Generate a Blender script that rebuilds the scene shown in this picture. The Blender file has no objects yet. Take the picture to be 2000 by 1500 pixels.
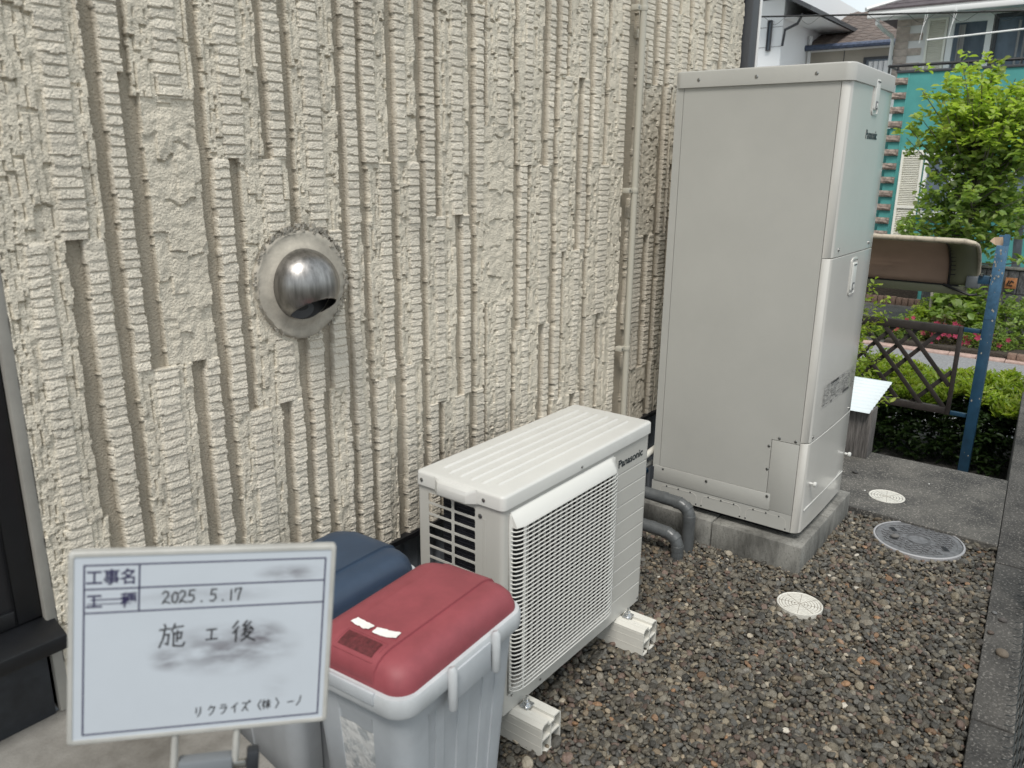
import bpy, bmesh, math, random
import numpy as np
from mathutils import Vector, Matrix
random.seed(7); rng = np.random.default_rng(11)
PI = math.pi
sc = bpy.context.scene
col = sc.collection

# ------------------------------------------------------------------ camera
cam = bpy.data.cameras.new('camera'); camo = bpy.data.objects.new('camera', cam); col.objects.link(camo)
cam.sensor_width = 36; cam.lens = 27.75; cam.clip_start = .05; cam.clip_end = 600
yaw, pitch, roll = math.radians(37.1333), math.radians(-15.6302), math.radians(.6413)
fw = Vector((math.cos(yaw)*math.cos(pitch), math.sin(yaw)*math.cos(pitch), math.sin(pitch)))
r0 = fw.cross(Vector((0, 0, 1))).normalized(); u0 = r0.cross(fw)
rr = math.cos(roll)*r0 + math.sin(roll)*u0; uu = -math.sin(roll)*r0 + math.cos(roll)*u0
camo.matrix_world = Matrix(((rr.x, uu.x, -fw.x, -.2286), (rr.y, uu.y, -fw.y, -1.578), (rr.z, uu.z, -fw.z, 1.5965), (0, 0, 0, 1)))
cam.dof.use_dof = True; cam.dof.focus_distance = 3.4; cam.dof.aperture_fstop = 5.2
sc.camera = camo

# ------------------------------------------------------------------ world, sun, exposure
SUN_EL, SUN_AZ = 59, -153          # azimuth measured from +X towards +Y
w = bpy.data.worlds.new('World'); sc.world = w; w.use_nodes = True
nt = w.node_tree; bg = nt.nodes['Background']
sky = nt.nodes.new('ShaderNodeTexSky'); sky.sky_type = 'NISHITA'; sky.sun_disc = False
sky.sun_elevation = math.radians(SUN_EL); sky.sun_rotation = math.radians(90-SUN_AZ)
sky.dust_density = 3.0; sky.air_density = 1.0; sky.ozone_density = 1.0
tc = nt.nodes.new('ShaderNodeTexCoord'); nz = nt.nodes.new('ShaderNodeTexNoise'); nz.inputs['Scale'].default_value = 1.6
nz.inputs['Detail'].default_value = 4
cr = nt.nodes.new('ShaderNodeValToRGB'); cr.color_ramp.elements[0].position = .25; cr.color_ramp.elements[0].color = (.55, .55, .55, 1)
cr.color_ramp.elements[1].position = .7; cr.color_ramp.elements[1].color = (.95, .95, .95, 1)
mx = nt.nodes.new('ShaderNodeMix'); mx.data_type = 'RGBA'; mx.inputs['B'].default_value = (8.6, 9.3, 9.5, 1)
nt.links.new(tc.outputs['Generated'], nz.inputs['Vector']); nt.links.new(nz.outputs['Fac'], cr.inputs['Fac'])
nt.links.new(cr.outputs['Color'], mx.inputs['Factor']); nt.links.new(sky.outputs['Color'], mx.inputs['A'])
nt.links.new(mx.outputs['Result'], bg.inputs['Color']); bg.inputs['Strength'].default_value = .115
sun = bpy.data.lights.new('sun', 'SUN'); sun.energy = 2.7; sun.angle = math.radians(20); sun.color = (1, .96, .9)
suno = bpy.data.objects.new('sun', sun); col.objects.link(suno)
sd = Vector((math.cos(math.radians(SUN_AZ))*math.cos(math.radians(SUN_EL)), math.sin(math.radians(SUN_AZ))*math.cos(math.radians(SUN_EL)), math.sin(math.radians(SUN_EL))))
suno.rotation_euler = sd.to_track_quat('Z', 'Y').to_euler()
vs = sc.view_settings; vs.view_transform = 'Standard'; vs.look = 'None'; vs.gamma = 1; vs.use_curve_mapping = False; vs.exposure = 0.0
sc.render.engine = 'CYCLES'

# ------------------------------------------------------------------ materials
M = {}
def mat(name, c, rough=.6, metal=0, nscale=0, namt=0, bscale=0, bstr=0, bdist=.002, spec=.5, c2=None, stretch=(1, 1, 1), trans=0, coat=0, detail=6, lo=.35, hi=.65, speck=None):
    m = bpy.data.materials.new(name); m.use_nodes = True; n = m.node_tree; b = n.nodes['Principled BSDF']
    b.inputs['Base Color'].default_value = (*c, 1); b.inputs['Roughness'].default_value = rough
    b.inputs['Metallic'].default_value = metal; b.inputs['Specular IOR Level'].default_value = spec
    b.inputs['Transmission Weight'].default_value = trans; b.inputs['Coat Weight'].default_value = coat
    t = n.nodes.new('ShaderNodeTexCoord'); mp = n.nodes.new('ShaderNodeMapping'); mp.inputs['Scale'].default_value = stretch
    n.links.new(t.outputs['Object'], mp.inputs['Vector'])
    if nscale:
        x = n.nodes.new('ShaderNodeTexNoise'); x.inputs['Scale'].default_value = nscale; x.inputs['Detail'].default_value = detail
        x.inputs['Roughness'].default_value = .65
        n.links.new(mp.outputs['Vector'], x.inputs['Vector'])
        r = n.nodes.new('ShaderNodeValToRGB'); e = r.color_ramp.elements
        e[0].position = lo; e[1].position = hi
        d = c2 if c2 else tuple(v*(1-namt) for v in c)
        u = c if c2 else tuple(min(1, v*(1+namt)) for v in c)
        e[0].color = (*d, 1); e[1].color = (*u, 1)
        n.links.new(x.outputs['Fac'], r.inputs['Fac']); n.links.new(r.outputs['Color'], b.inputs['Base Color'])
    if bscale:
        y = n.nodes.new('ShaderNodeTexNoise'); y.inputs['Scale'].default_value = bscale; y.inputs['Detail'].default_value = 5
        n.links.new(mp.outputs['Vector'], y.inputs['Vector'])
        k = n.nodes.new('ShaderNodeBump'); k.inputs['Strength'].default_value = bstr; k.inputs['Distance'].default_value = bdist
        n.links.new(y.outputs['Fac'], k.inputs['Height']); n.links.new(k.outputs['Normal'], b.inputs['Normal'])
    if speck:
        q = n.nodes.new('ShaderNodeTexNoise'); q.inputs['Scale'].default_value = speck[0]; q.inputs['Detail'].default_value = 3; n.links.new(t.outputs['Object'], q.inputs['Vector'])
        v = n.nodes.new('ShaderNodeMapRange'); v.inputs['From Min'].default_value = .56; v.inputs['From Max'].default_value = .68; v.inputs['To Max'].default_value = speck[1]; n.links.new(q.outputs['Fac'], v.inputs['Value'])
        z = n.nodes.new('ShaderNodeMix'); z.data_type = 'RGBA'; z.inputs['B'].default_value = (*speck[2], 1); n.links.new(v.outputs[0], z.inputs['Factor'])
        n.links.new(b.inputs['Base Color'].links[0].from_socket, z.inputs['A']); n.links.new(z.outputs['Result'], b.inputs['Base Color'])
    M[name] = m; return m
def attr_color(m, attr, kind='GEOMETRY', mul=True):
    n = m.node_tree; b = n.nodes['Principled BSDF']; a = n.nodes.new('ShaderNodeAttribute'); a.attribute_name = attr; a.attribute_type = kind
    src = b.inputs['Base Color'].links[0].from_socket if b.inputs['Base Color'].links else None
    x = n.nodes.new('ShaderNodeMix'); x.data_type = 'RGBA'; x.blend_type = 'MULTIPLY'; x.inputs['Factor'].default_value = 1
    if src: n.links.new(src, x.inputs['A'])
    else: x.inputs['A'].default_value = b.inputs['Base Color'].default_value
    n.links.new(a.outputs['Color'], x.inputs['B']); n.links.new(x.outputs['Result'], b.inputs['Base Color'])

PAINT = (.60, .585, .545)
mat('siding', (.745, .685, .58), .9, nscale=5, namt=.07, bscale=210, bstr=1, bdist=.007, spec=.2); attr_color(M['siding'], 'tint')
mat('plain_trim', (.32, .305, .275), .85, nscale=12, namt=.08, bscale=300, bstr=.3, bdist=.001)
mat('foundation', (.23, .25, .28), .75, nscale=7, namt=.15, bscale=180, bstr=.3)
mat('mortar', (.42, .385, .325), .85, nscale=22, namt=.16, bscale=160, bstr=.35, bdist=.003)
mat('mortar_edge', (.36, .33, .28), .95, nscale=60, namt=.35, bscale=140, bstr=.9, bdist=.006)
mat('stainless', (.31, .30, .29), .36, 1, nscale=9, namt=.30, stretch=(7, 7, .35), bscale=14, bstr=.25, bdist=.002)
mat('black', (.008, .008, .01), .5)
mat('dark_frame', (.006, .0065, .008), .42, nscale=30, namt=.2)
mat('dark_panel', (.022, .025, .03), .5, nscale=20, namt=.3)
mat('glass_dark', (.01, .012, .016), .08)
mat('beige_metal', (.435, .432, .405), .36, nscale=1.6, namt=.045, bscale=900, bstr=.05, bdist=.0004)
mat('beige_gloss', (.56, .545, .51), .16, nscale=2.5, namt=.03, bscale=5, bstr=.12, bdist=.004)
mat('unit_white', (.50, .49, .455), .34, nscale=3, namt=.015, bscale=900, bstr=.06, bdist=.0004)
mat('unit_top', (.60, .598, .572), .30, nscale=14, namt=.02, bscale=900, bstr=.06, bdist=.0004)
mat('grille_white', (.66, .655, .62), .35)
mat('cream_pipe', (.47, .445, .375), .45)
mat('chip', (.50, .36, .25), .7)
mat('coil', (.025, .026, .033), .5, .4, nscale=60, namt=.4, stretch=(1, 1, 9))
mat('screw', (.35, .35, .34), .3, 1)
mat('zinc', (.62, .63, .64), .22, 1, nscale=40, namt=.2)
mat('pvc_block', (.66, .645, .59), .45, nscale=10, namt=.04)
mat('pvc_inner', (.30, .28, .25), .6)
mat('red_lid', (.245, .055, .066), .56, nscale=5, namt=.20, bscale=60, bstr=.05, spec=.45)
mat('red_dark', (.105, .018, .022), .6, nscale=90, namt=.35, bscale=200, bstr=.5)
mat('blue_lid', (.030, .052, .090), .45, nscale=6, namt=.15, bscale=60, bstr=.05)
mat('bin_grey', (.45, .475, .50), .48, nscale=9, namt=.06, bscale=40, bstr=.04)
mat('bin_rim', (.49, .51, .525), .42, nscale=14, namt=.07)
mat('label_old', (.62, .62, .61), .8, nscale=26, c2=(.40, .42, .43), bscale=60, bstr=.8, bdist=.003, stretch=(1.6, 1, 1), lo=.42, hi=.50, detail=10)
mat('paper', (.80, .79, .76), .7, nscale=60, namt=.05)
mat('board_white', (.50, .54, .59), .32, nscale=9, namt=.02)
mat('board_frame', (.42, .415, .39), .5, nscale=20, namt=.1)
mat('ink', (.025, .022, .07), .6)
mat('ink_black', (.03, .03, .034), .6)
mat('smear', (.36, .34, .36), .7)
mat('clamp', (.17, .185, .20), .45)
mat('grey_wrap', (.088, .094, .097), .33, nscale=18, namt=.15, bscale=26, bstr=.5, bdist=.004)
mat('cover_cream', (.62, .605, .55), .55, nscale=70, namt=.12, bscale=150, bstr=.3)
mat('groove_dirt', (.16, .13, .10), .9)
mat('iron_grey', (.17, .172, .178), .5, .25, nscale=45, namt=.25, bscale=120, bstr=.4)
mat('iron_ring', (.36, .36, .37), .5)
mat('concrete_dark', (.135, .128, .115), .9, nscale=5, c2=(.045, .044, .042), bscale=90, bstr=.9, bdist=.006, lo=.34, hi=.70, detail=14, speck=(120, .75, (.30, .28, .25)))
mat('kerb', (.125, .118, .108), .9, nscale=3.5, c2=(.038, .037, .036), bscale=80, bstr=1, bdist=.008, lo=.36, hi=.68, detail=14, speck=(110, .8, (.26, .245, .225)))
mat('base_block', (.25, .245, .225), .9, nscale=8, c2=(.09, .088, .080), bscale=100, bstr=.8, bdist=.005, lo=.38, hi=.62, detail=12, stretch=(1, 1, .35), speck=(130, .55, (.09, .09, .08)))
mat('porch', (.28, .268, .245), .9, nscale=6, c2=(.13, .12, .105), bscale=160, bstr=.5, bdist=.002, lo=.34, hi=.64, detail=12, speck=(300, .3, (.12, .11, .10)))
mat('soil', (.045, .036, .028), .95, nscale=40, namt=.4, bscale=60, bstr=1, bdist=.01)
mat('asphalt', (.23, .232, .24), .9, nscale=30, namt=.25, bscale=200, bstr=.7, bdist=.004, speck=(70, .5, (.42, .42, .42)))
mat('ground_far', (.12, .118, .10), .95, nscale=3, namt=.4)
mat('brick', (.19, .125, .095), .9, nscale=30, namt=.3, bscale=80, bstr=.7)
mat('pink_kerb', (.42, .30, .26), .9, nscale=20, namt=.2, bscale=80, bstr=.5)
mat('dark_block', (.115, .115, .12), .9, nscale=45, namt=.5, bscale=70, bstr=1, bdist=.01, stretch=(1, 3, .5))
mat('wood_dark', (.028, .022, .020), .6, nscale=14, namt=.35, stretch=(1, 1, 1), bscale=60, bstr=.3)
mat('steel_blue', (.018, .060, .110), .38, nscale=12, namt=.2)
mat('steel_blue_pale', (.065, .15, .25), .4, nscale=25, namt=.25)
mat('awning_tube', (.46, .40, .31), .5, nscale=24, c2=(.14, .12, .09), lo=.25, hi=.5)
mat('awning_inner', (.40, .27, .20), .5, nscale=3, namt=.1)
mat('awning_olive', (.20, .20, .13), .5)
mat('corrugated', (.66, .72, .74), .4)
mat('post_grain', (.19, .175, .165), .9, nscale=20, c2=(.06, .055, .052), stretch=(6, 6, .4), bscale=30, bstr=.9, bdist=.006)
mat('teal', (.075, .31, .295), .7, nscale=3, namt=.10, bscale=40, bstr=.1)
mat('quoin', (.30, .24, .205), .9, nscale=14, namt=.45, bscale=22, bstr=1, bdist=.02)
mat('stone_tan', (.52, .44, .39), .9, nscale=7, namt=.18, bscale=14, bstr=.8, bdist=.02)
mat('stone_pale', (.82, .82, .82), .85, nscale=5, namt=.05)
mat('white_paint', (.88, .88, .87), .5)
mat('shutter', (.88, .86, .78), .5, nscale=2, namt=.05)
mat('glass', (.16, .20, .25), .06, nscale=.9, namt=.5, stretch=(1, 1, .4))
mat('curtain', (.30, .29, .29), .9, nscale=8, namt=.3, stretch=(1, 4, .1))
mat('frame_grey', (.20, .18, .17), .5)
mat('roof_dark', (.075, .06, .065), .75, nscale=10, namt=.25)
mat('roof_brown', (.125, .098, .085), .8, nscale=6, namt=.25)
mat('gutter_blue', (.06, .08, .13), .45, nscale=30, namt=.5)
mat('wall_tan', (.44, .40, .34), .85, nscale=2, namt=.05)
mat('wall_white', (.90, .91, .92), .7)
mat('rail_black', (.02, .02, .022), .4)
mat('cable_black', (.012, .012, .012), .6)
mat('gutter_white', (.75, .75, .74), .45)
mat('bark', (.11, .10, .08), .9, nscale=20, namt=.3, bscale=60, bstr=.6)
mat('bark_pale', (.36, .33, .28), .9, nscale=30, namt=.3)
mat('rust_plate', (.40, .17, .07), .7, nscale=14, namt=.3)
mat('fence_wire', (.05, .055, .055), .5, .5)
mat('tank_print', (.10, .10, .10), .5)
mat('print_grey', (.26, .26, .255), .5)
mat('logo', (.012, .02, .025), .4)
mat('blue_tube', (.03, .12, .25), .4)
mat('grey_post', (.16, .18, .21), .6, nscale=12, namt=.2)
def leafmat(name, c, c2):
    m = mat(name, c, .45, nscale=5, c2=c2, lo=.35, hi=.65, detail=2); n = m.node_tree; b = n.nodes['Principled BSDF']
    attr_color(m, 'tint')
    src = b.inputs['Base Color'].links[0].from_socket
    t = n.nodes.new('ShaderNodeBsdfTranslucent'); g = n.nodes.new('ShaderNodeMix'); g.data_type = 'RGBA'; g.blend_type = 'MULTIPLY'
    g.inputs['Factor'].default_value = 1; g.inputs['B'].default_value = (1.35, 1.45, .6, 1)
    n.links.new(src, g.inputs['A']); n.links.new(g.outputs['Result'], t.inputs['Color'])
    x = n.nodes.new('ShaderNodeMixShader'); x.inputs['Fac'].default_value = .48
    o = n.nodes['Material Output']; n.links.new(b.outputs[0], x.inputs[1]); n.links.new(t.outputs[0], x.inputs[2]); n.links.new(x.outputs[0], o.inputs['Surface'])
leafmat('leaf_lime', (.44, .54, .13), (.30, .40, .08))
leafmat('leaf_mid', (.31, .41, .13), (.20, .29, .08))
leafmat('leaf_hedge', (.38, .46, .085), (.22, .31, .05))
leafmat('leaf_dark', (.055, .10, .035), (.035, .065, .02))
leafmat('leaf_dry', (.13, .12, .05), (.08, .07, .03))
leafmat('petal', (.62, .10, .20), (.55, .07, .16))

# ------------------------------------------------------------------ helpers
class MB:
    def __init__(s): s.v = []; s.f = []
    def add(s, vs, fs):
        o = len(s.v); s.v += [tuple(v) for v in vs]; s.f += [tuple(i+o for i in f) for f in fs]; return s
    def box(s, x0, x1, y0, y1, z0, z1):
        return s.add([(x0, y0, z0), (x1, y0, z0), (x1, y1, z0), (x0, y1, z0), (x0, y0, z1), (x1, y0, z1), (x1, y1, z1), (x0, y1, z1)],
                     [(0, 3, 2, 1), (4, 5, 6, 7), (0, 1, 5, 4), (1, 2, 6, 5), (2, 3, 7, 6), (3, 0, 4, 7)])
    def obox(s, a, b, wx, wz, up=(0, 0, 1)):       # box along a->b, width wx (side), wz (up)
        a, b, up = Vector(a), Vector(b), Vector(up); d = (b-a).normalized(); r = d.cross(up).normalized()*wx/2; u = r.cross(d).normalized()*wz/2
        vs = [a-r-u, a+r-u, a+r+u, a-r+u, b-r-u, b+r-u, b+r+u, b-r+u]
        return s.add(vs, [(0, 1, 2, 3), (7, 6, 5, 4), (0, 4, 5, 1), (1, 5, 6, 2), (2, 6, 7, 3), (3, 7, 4, 0)])
    def tube(s, pts, r, n=10, cap=True):
        pts = [Vector(p) for p in pts]; R = r if isinstance(r, (list, tuple)) else [r]*len(pts)
        o = len(s.v); prev = None
        for i, p in enumerate(pts):
            d = (pts[min(i+1, len(pts)-1)]-pts[max(i-1, 0)]).normalized()
            if prev is None:
                a = Vector((0, 0, 1)) if abs(d.z) < .9 else Vector((1, 0, 0)); prev = d.cross(a).normalized()
            x = (prev-d*prev.dot(d)).normalized(); y = d.cross(x); prev = x
            for k in range(n):
                t = 2*PI*k/n; s.v.append(tuple(p+(x*math.cos(t)+y*math.sin(t))*R[i]))
        for i in range(len(pts)-1):
            for k in range(n):
                a = o+i*n+k; b = o+i*n+(k+1) % n; s.f.append((a, b, b+n, a+n))
        if cap:
            s.f.append(tuple(o+k for k in range(n))[::-1]); e = o+(len(pts)-1)*n; s.f.append(tuple(e+k for k in range(n)))
        return s
    def loft(s, rings, cap0=True, cap1=True, closed=True):
        o = len(s.v); n = len(rings[0])
        for r in rings: s.v += [tuple(p) for p in r]
        for i in range(len(rings)-1):
            for k in range(n if closed else n-1):
                a = o+i*n+k; b = o+i*n+(k+1) % n; s.f.append((a, b, b+n, a+n))
        if cap0: s.f.append(tuple(o+k for k in range(n))[::-1])
        if cap1: e = o+(len(rings)-1)*n; s.f.append(tuple(e+k for k in range(n)))
        return s
    def disc(s, c, r, z0, z1, n=32):
        a = [(c[0]+r*math.cos(2*PI*k/n), c[1]+r*math.sin(2*PI*k/n)) for k in range(n)]
        return s.loft([[(x, y, z0) for x, y in a], [(x, y, z1) for x, y in a]])
    def build(s, name, m, parent=None, bevel=0, seg=2, smooth=32, wd=True, label=None, kind=None):
        me = bpy.data.meshes.new(name); vs = s.v
        if parent is not None and wd:
            L = parent
            off = Vector((0, 0, 0))
            while L is not None: off += L.location; L = L.parent
            vs = [(x-off.x, y-off.y, z-off.z) for x, y, z in vs]
        me.from_pydata(vs, [], s.f)
        if bevel:
            bm = bmesh.new(); bm.from_mesh(me); bmesh.ops.remove_doubles(bm, verts=bm.verts, dist=1e-5)
            bmesh.ops.recalc_face_normals(bm, faces=bm.faces)
            es = [e for e in bm.edges if len(e.link_faces) == 2 and e.calc_face_angle(0) > .6]
            bmesh.ops.bevel(bm, geom=es, offset=bevel, segments=seg, profile=.5, affect='EDGES', clamp_overlap=True)
            bm.to_mesh(me); bm.free()
        else:
            bm = bmesh.new(); bm.from_mesh(me); bmesh.ops.recalc_face_normals(bm, faces=bm.faces); bm.to_mesh(me); bm.free()
        if smooth:
            me.polygons.foreach_set('use_smooth', [True]*len(me.polygons)); me.set_sharp_from_angle(angle=math.radians(smooth))
        me.materials.append(M[m] if isinstance(m, str) else m)
        o = bpy.data.objects.new(name, me); col.objects.link(o)
        if parent is not None: o.parent = parent
        if label: o['label'] = label
        if kind: o['kind'] = kind
        return o
def thing(name, label, cat, loc=(0, 0, 0), group=None, rz=0):
    o = bpy.data.objects.new(name, None); col.objects.link(o); o.location = loc; o.rotation_euler = (0, 0, rz)
    o.empty_display_size = .1; o['label'] = label; o['category'] = cat
    if group: o['group'] = group
    return o
def tag(o, label, cat, group=None):
    o['label'] = label; o['category'] = cat
    if group: o['group'] = group
    return o
def inst(src, name, parent, loc, rot=(0, 0, 0), scale=(1, 1, 1)):
    o = bpy.data.objects.new(name, src); col.objects.link(o); o.parent = parent; o.location = loc; o.rotation_euler = rot; o.scale = scale; return o
def rrect(hx, hy, r, z, n=6, cx=0, cy=0):
    P = []
    for (sx, sy, a0) in ((1, 1, 0), (-1, 1, 90), (-1, -1, 180), (1, -1, 270)):
        for k in range(n+1):
            a = math.radians(a0+90*k/n); P.append((cx+sx*(hx-r)+r*math.cos(a), cy+sy*(hy-r)+r*math.sin(a), z))
    return P
def txt(body, size, m, name, parent, mw, bold=0, ext=.0004, sx=1.0, label=None, fit=None):
    c = bpy.data.curves.new(name, 'FONT'); c.body = body; c.size = size; c.extrude = ext; c.offset = bold
    o = bpy.data.objects.new(name, c); col.objects.link(o); bpy.context.view_layer.update()
    me = bpy.data.meshes.new_from_object(o.evaluated_get(bpy.context.evaluated_depsgraph_get())); bpy.data.objects.remove(o)
    if fit:
        xs_ = [v.co.x for v in me.vertices]; ys2 = [v.co.y for v in me.vertices]; kx = fit[0]/(max(xs_)-min(xs_)); ky = fit[1]/(max(ys2)-min(ys2)); x0_ = min(xs_); y0_ = min(ys2)
        for v in me.vertices: v.co.x = (v.co.x-x0_)*kx; v.co.y = (v.co.y-y0_)*ky
    me.materials.clear(); me.materials.append(M[m]); q = bpy.data.objects.new(name, me); col.objects.link(q)
    q.parent = parent; q.matrix_local = mw @ Matrix.Diagonal((sx, 1, 1, 1))
    if label: q['label'] = label
    return q
def frame(o, x, y):       # matrix: local x axis, local y axis, origin
    x = Vector(x).normalized(); y = Vector(y).normalized(); z = x.cross(y)
    return Matrix(((x.x, y.x, z.x, o[0]), (x.y, y.y, z.y, o[1]), (x.z, y.z, z.z, o[2]), (0, 0, 0, 1)))
def npmesh(name, V, F, m, parent=None, tint=None, smooth=True, kind=None):
    me = bpy.data.meshes.new(name); V = np.asarray(V, dtype=np.float32); F = np.asarray(F, dtype=np.int32); k = F.shape[1]
    me.vertices.add(len(V)); me.vertices.foreach_set('co', V.ravel()); me.loops.add(F.size); me.loops.foreach_set('vertex_index', F.ravel())
    me.polygons.add(len(F)); me.polygons.foreach_set('loop_start', np.arange(0, F.size, k, dtype=np.int32)); me.polygons.foreach_set('loop_total', np.full(len(F), k, dtype=np.int32))
    me.polygons.foreach_set('use_smooth', np.full(len(F), smooth)); me.update(calc_edges=True); me.validate()
    if tint is not None:
        a = me.color_attributes.new('tint', 'FLOAT_COLOR', 'POINT'); c = np.ones((len(V), 4), dtype=np.float32); c[:, :3] = tint; a.data.foreach_set('color', c.ravel())
    me.materials.append(M[m]); o = bpy.data.objects.new(name, me); col.objects.link(o)
    if parent is not None: o.parent = parent
    if kind: o['kind'] = kind
    return o
def vnoise(X, Y, s, seed):
    g = np.random.default_rng(seed).random((256, 256)); x = X/s; y = Y/s; xi = np.floor(x).astype(int); yi = np.floor(y).astype(int)
    fx = x-xi; fy = y-yi; fx = fx*fx*(3-2*fx); fy = fy*fy*(3-2*fy); a = lambda i, j: g[i % 256, j % 256]
    return (a(xi, yi)*(1-fx)+a(xi+1, yi)*fx)*(1-fy)+(a(xi, yi+1)*(1-fx)+a(xi+1, yi+1)*fx)*fy
def screws(pts, n, parent, r=.005, ext=.002):      # n = outward normal
    n = Vector(n)
    for p in pts:
        p = Vector(p); MB().tube([p, p+n*ext*.8, p+n*ext*1.6], [r, r, r*.45], 8).build('screw', 'screw', parent, smooth=50)

# ================================================================== SETTING
def ks(o): o['kind'] = 'structure'; return o
ks(MB().box(-60, 140, -100, 100, -1.2, -.62).build('ground', 'ground_far', smooth=0))
def kerb_y(x): return -1.482+(x-1.98)*.0625
# raised yard the units stand on
m = MB(); m.add([(-4, .5, -.62), (4.40, .5, -.62), (4.40, kerb_y(4.4), -.62), (-4, kerb_y(-4), -.62), (-4, .5, -.03), (4.40, .5, -.03), (4.40, kerb_y(4.4), -.03), (-4, kerb_y(-4), -.03)],
    [(0, 3, 2, 1), (4, 5, 6, 7), (0, 1, 5, 4), (1, 2, 6, 5), (2, 3, 7, 6), (3, 0, 4, 7)])
ks(m.build('terrain', 'soil', smooth=0))
ks(MB().box(7.35, 10.45, -40, 40, -.6195, -.60).build('road', 'asphalt', smooth=0))
ks(MB().box(4.41, 7.34, -12, 14, -.6195, -.606).build('yard', 'kerb', smooth=0))
# concrete apron behind the tank
m = MB(); m.add([(3.60, .1, -.03), (4.42, .1, -.03), (4.42, kerb_y(4.42)+.002, -.03), (3.53, kerb_y(3.53)+.002, -.03), (3.60, .1, .022), (4.42, .1, .022), (4.42, kerb_y(4.42)+.002, .022), (3.53, kerb_y(3.53)+.002, .022)],
    [(0, 3, 2, 1), (4, 5, 6, 7), (0, 1, 5, 4), (1, 2, 6, 5), (2, 3, 7, 6), (3, 0, 4, 7)])
ks(m.build('pavement', 'concrete_dark', bevel=.004, smooth=0))
# porch slab by the window
ks(MB().add([(-3, .105, 0), (.60, .105, 0), (.50, -.75, 0), (-3, -.75, 0), (-3, .105, .43), (.60, .105, .43), (.50, -.75, .43), (-3, -.75, .43)],
    [(0, 3, 2, 1), (4, 5, 6, 7), (0, 1, 5, 4), (1, 2, 6, 5), (2, 3, 7, 6), (3, 0, 4, 7)]).build('porch', 'porch', bevel=.008))
# boundary kerb wall, in lengths with open joints
kw = thing('boundary_wall', 'low dark concrete boundary wall running along the gravel at the right edge', 'wall', (3, -1.6, 0))
cuts = [-1.5, .6, 2.2, 3.36, 5.28, 7.25]
for a, b in zip(cuts, cuts[1:]):
    a2, b2 = a+.004, b-.004; ya, yb = kerb_y(a2), kerb_y(b2)
    MB().add([(a2, ya, -.62), (b2, yb, -.62), (b2, yb-.42, -.62), (a2, ya-.42, -.62), (a2, ya, .02), (b2, yb, .02), (b2, yb-.42, .02), (a2, ya-.42, .02)],
        [(0, 3, 2, 1), (4, 5, 6, 7), (0, 1, 5, 4), (1, 2, 6, 5), (2, 3, 7, 6), (3, 0, 4, 7)]).build('block', 'kerb', kw, bevel=.006)

# ------------------------------------------------------------------ gravel: pebbles instanced over the yard
def pebble_meshes(n):
    out = []
    for i in range(n):
        bm = bmesh.new(); bmesh.ops.create_icosphere(bm, subdivisions=2, radius=.5)
        g = np.random.default_rng(100+i); a = g.uniform(.52, .90); c = g.uniform(.40, .66); ph = g.uniform(0, 6, 9)
        cuts_ = [(Vector(g.normal(0, 1, 3)).normalized(), g.uniform(.33, .45)) for _ in range(3)]
        for v in bm.verts:
            for q, d in cuts_:
                e = v.co.dot(q)-d
                if e > 0: v.co -= q*e*.8
            k = 1+.09*math.sin(4*v.co.x+ph[0])+.09*math.sin(5*v.co.y+ph[1])+.08*math.sin(6*v.co.z+ph[2])
            v.co = Vector((v.co.x*k, v.co.y*k*a, v.co.z*k*c))
        me = bpy.data.meshes.new('pebble'); bm.to_mesh(me); bm.free()
        me.polygons.foreach_set('use_smooth', [True]*len(me.polygons)); out.append(me)
    return out
mat('pebble', (1, 1, 1), .62, bscale=1.6, bstr=.35, bdist=.1, nscale=2.2, namt=.22, spec=.4)
attr_color(M['pebble'], 'tint', 'INSTANCER')
PB = pebble_meshes(12)
pc = bpy.data.collections.new('pebble_shapes')
for me in PB:
    me.materials.append(M['pebble']); pc.objects.link(bpy.data.objects.new('pebble_shape', me))
PAL = np.array([(.118, .108, .090), (.150, .140, .118), (.085, .083, .076), (.200, .178, .138), (.105, .105, .100), (.150, .120, .085), (.24, .20, .15), (.14, .10, .085), (.33, .30, .25), (.07, .062, .055), (.26, .155, .09), (.48, .46, .42)])
PW = np.array([.17, .17, .15, .10, .13, .07, .045, .08, .025, .05, .012, .006]); PW /= PW.sum()
pts = []
def scatter(step, z0, z1, s0, s1):
    xs = np.arange(.52, 3.6, step); ys = np.arange(-1.62, .12, step*.86)
    X, Y = np.meshgrid(xs, ys); X = X+(np.arange(len(ys)) % 2)[:, None]*step/2
    X = X+rng.uniform(-.36, .36, X.shape)*step; Y = Y+rng.uniform(-.36, .36, Y.shape)*step
    X = X.ravel(); Y = Y.ravel(); S = s0+(s1-s0)*rng.random(len(X))**1.5
    fr = 3.60+(.1-Y)*(-.07/1.5)
    ok = (Y < .10) & (Y > kerb_y(X)+.006) & (X < fr-.006) & (X > .5+(Y+.75)*.1)
    ok &= ~((X > 2.80) & (X < 3.46) & (Y > -.745) & (Y < -.05))
    for (cx, cy, r) in ((2.552, -.85, .080), (3.405, -1.095, .176)): ok &= (X-cx)**2+(Y-cy)**2 > (r+S*.3)**2
    X, Y, S = X[ok], Y[ok], S[ok]
    bump = (vnoise(X+9, Y+9, .16, 5)-.5)*.014+(vnoise(X+9, Y+9, .5, 6)-.5)*.012
    Z = rng.uniform(z0, z1, len(X))+bump
    # higher heap against the walls, level with covers round them
    pts.append(np.stack([X, Y, Z, S], 1))
scatter(.0122, -.018, -.007, .012, .029)
scatter(.0170, -.007, .005, .012, .033)
P = np.concatenate(pts); N = len(P)
me = bpy.data.meshes.new('gravel'); me.vertices.add(N); me.vertices.foreach_set('co', P[:, :3].astype(np.float32).ravel())
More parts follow.
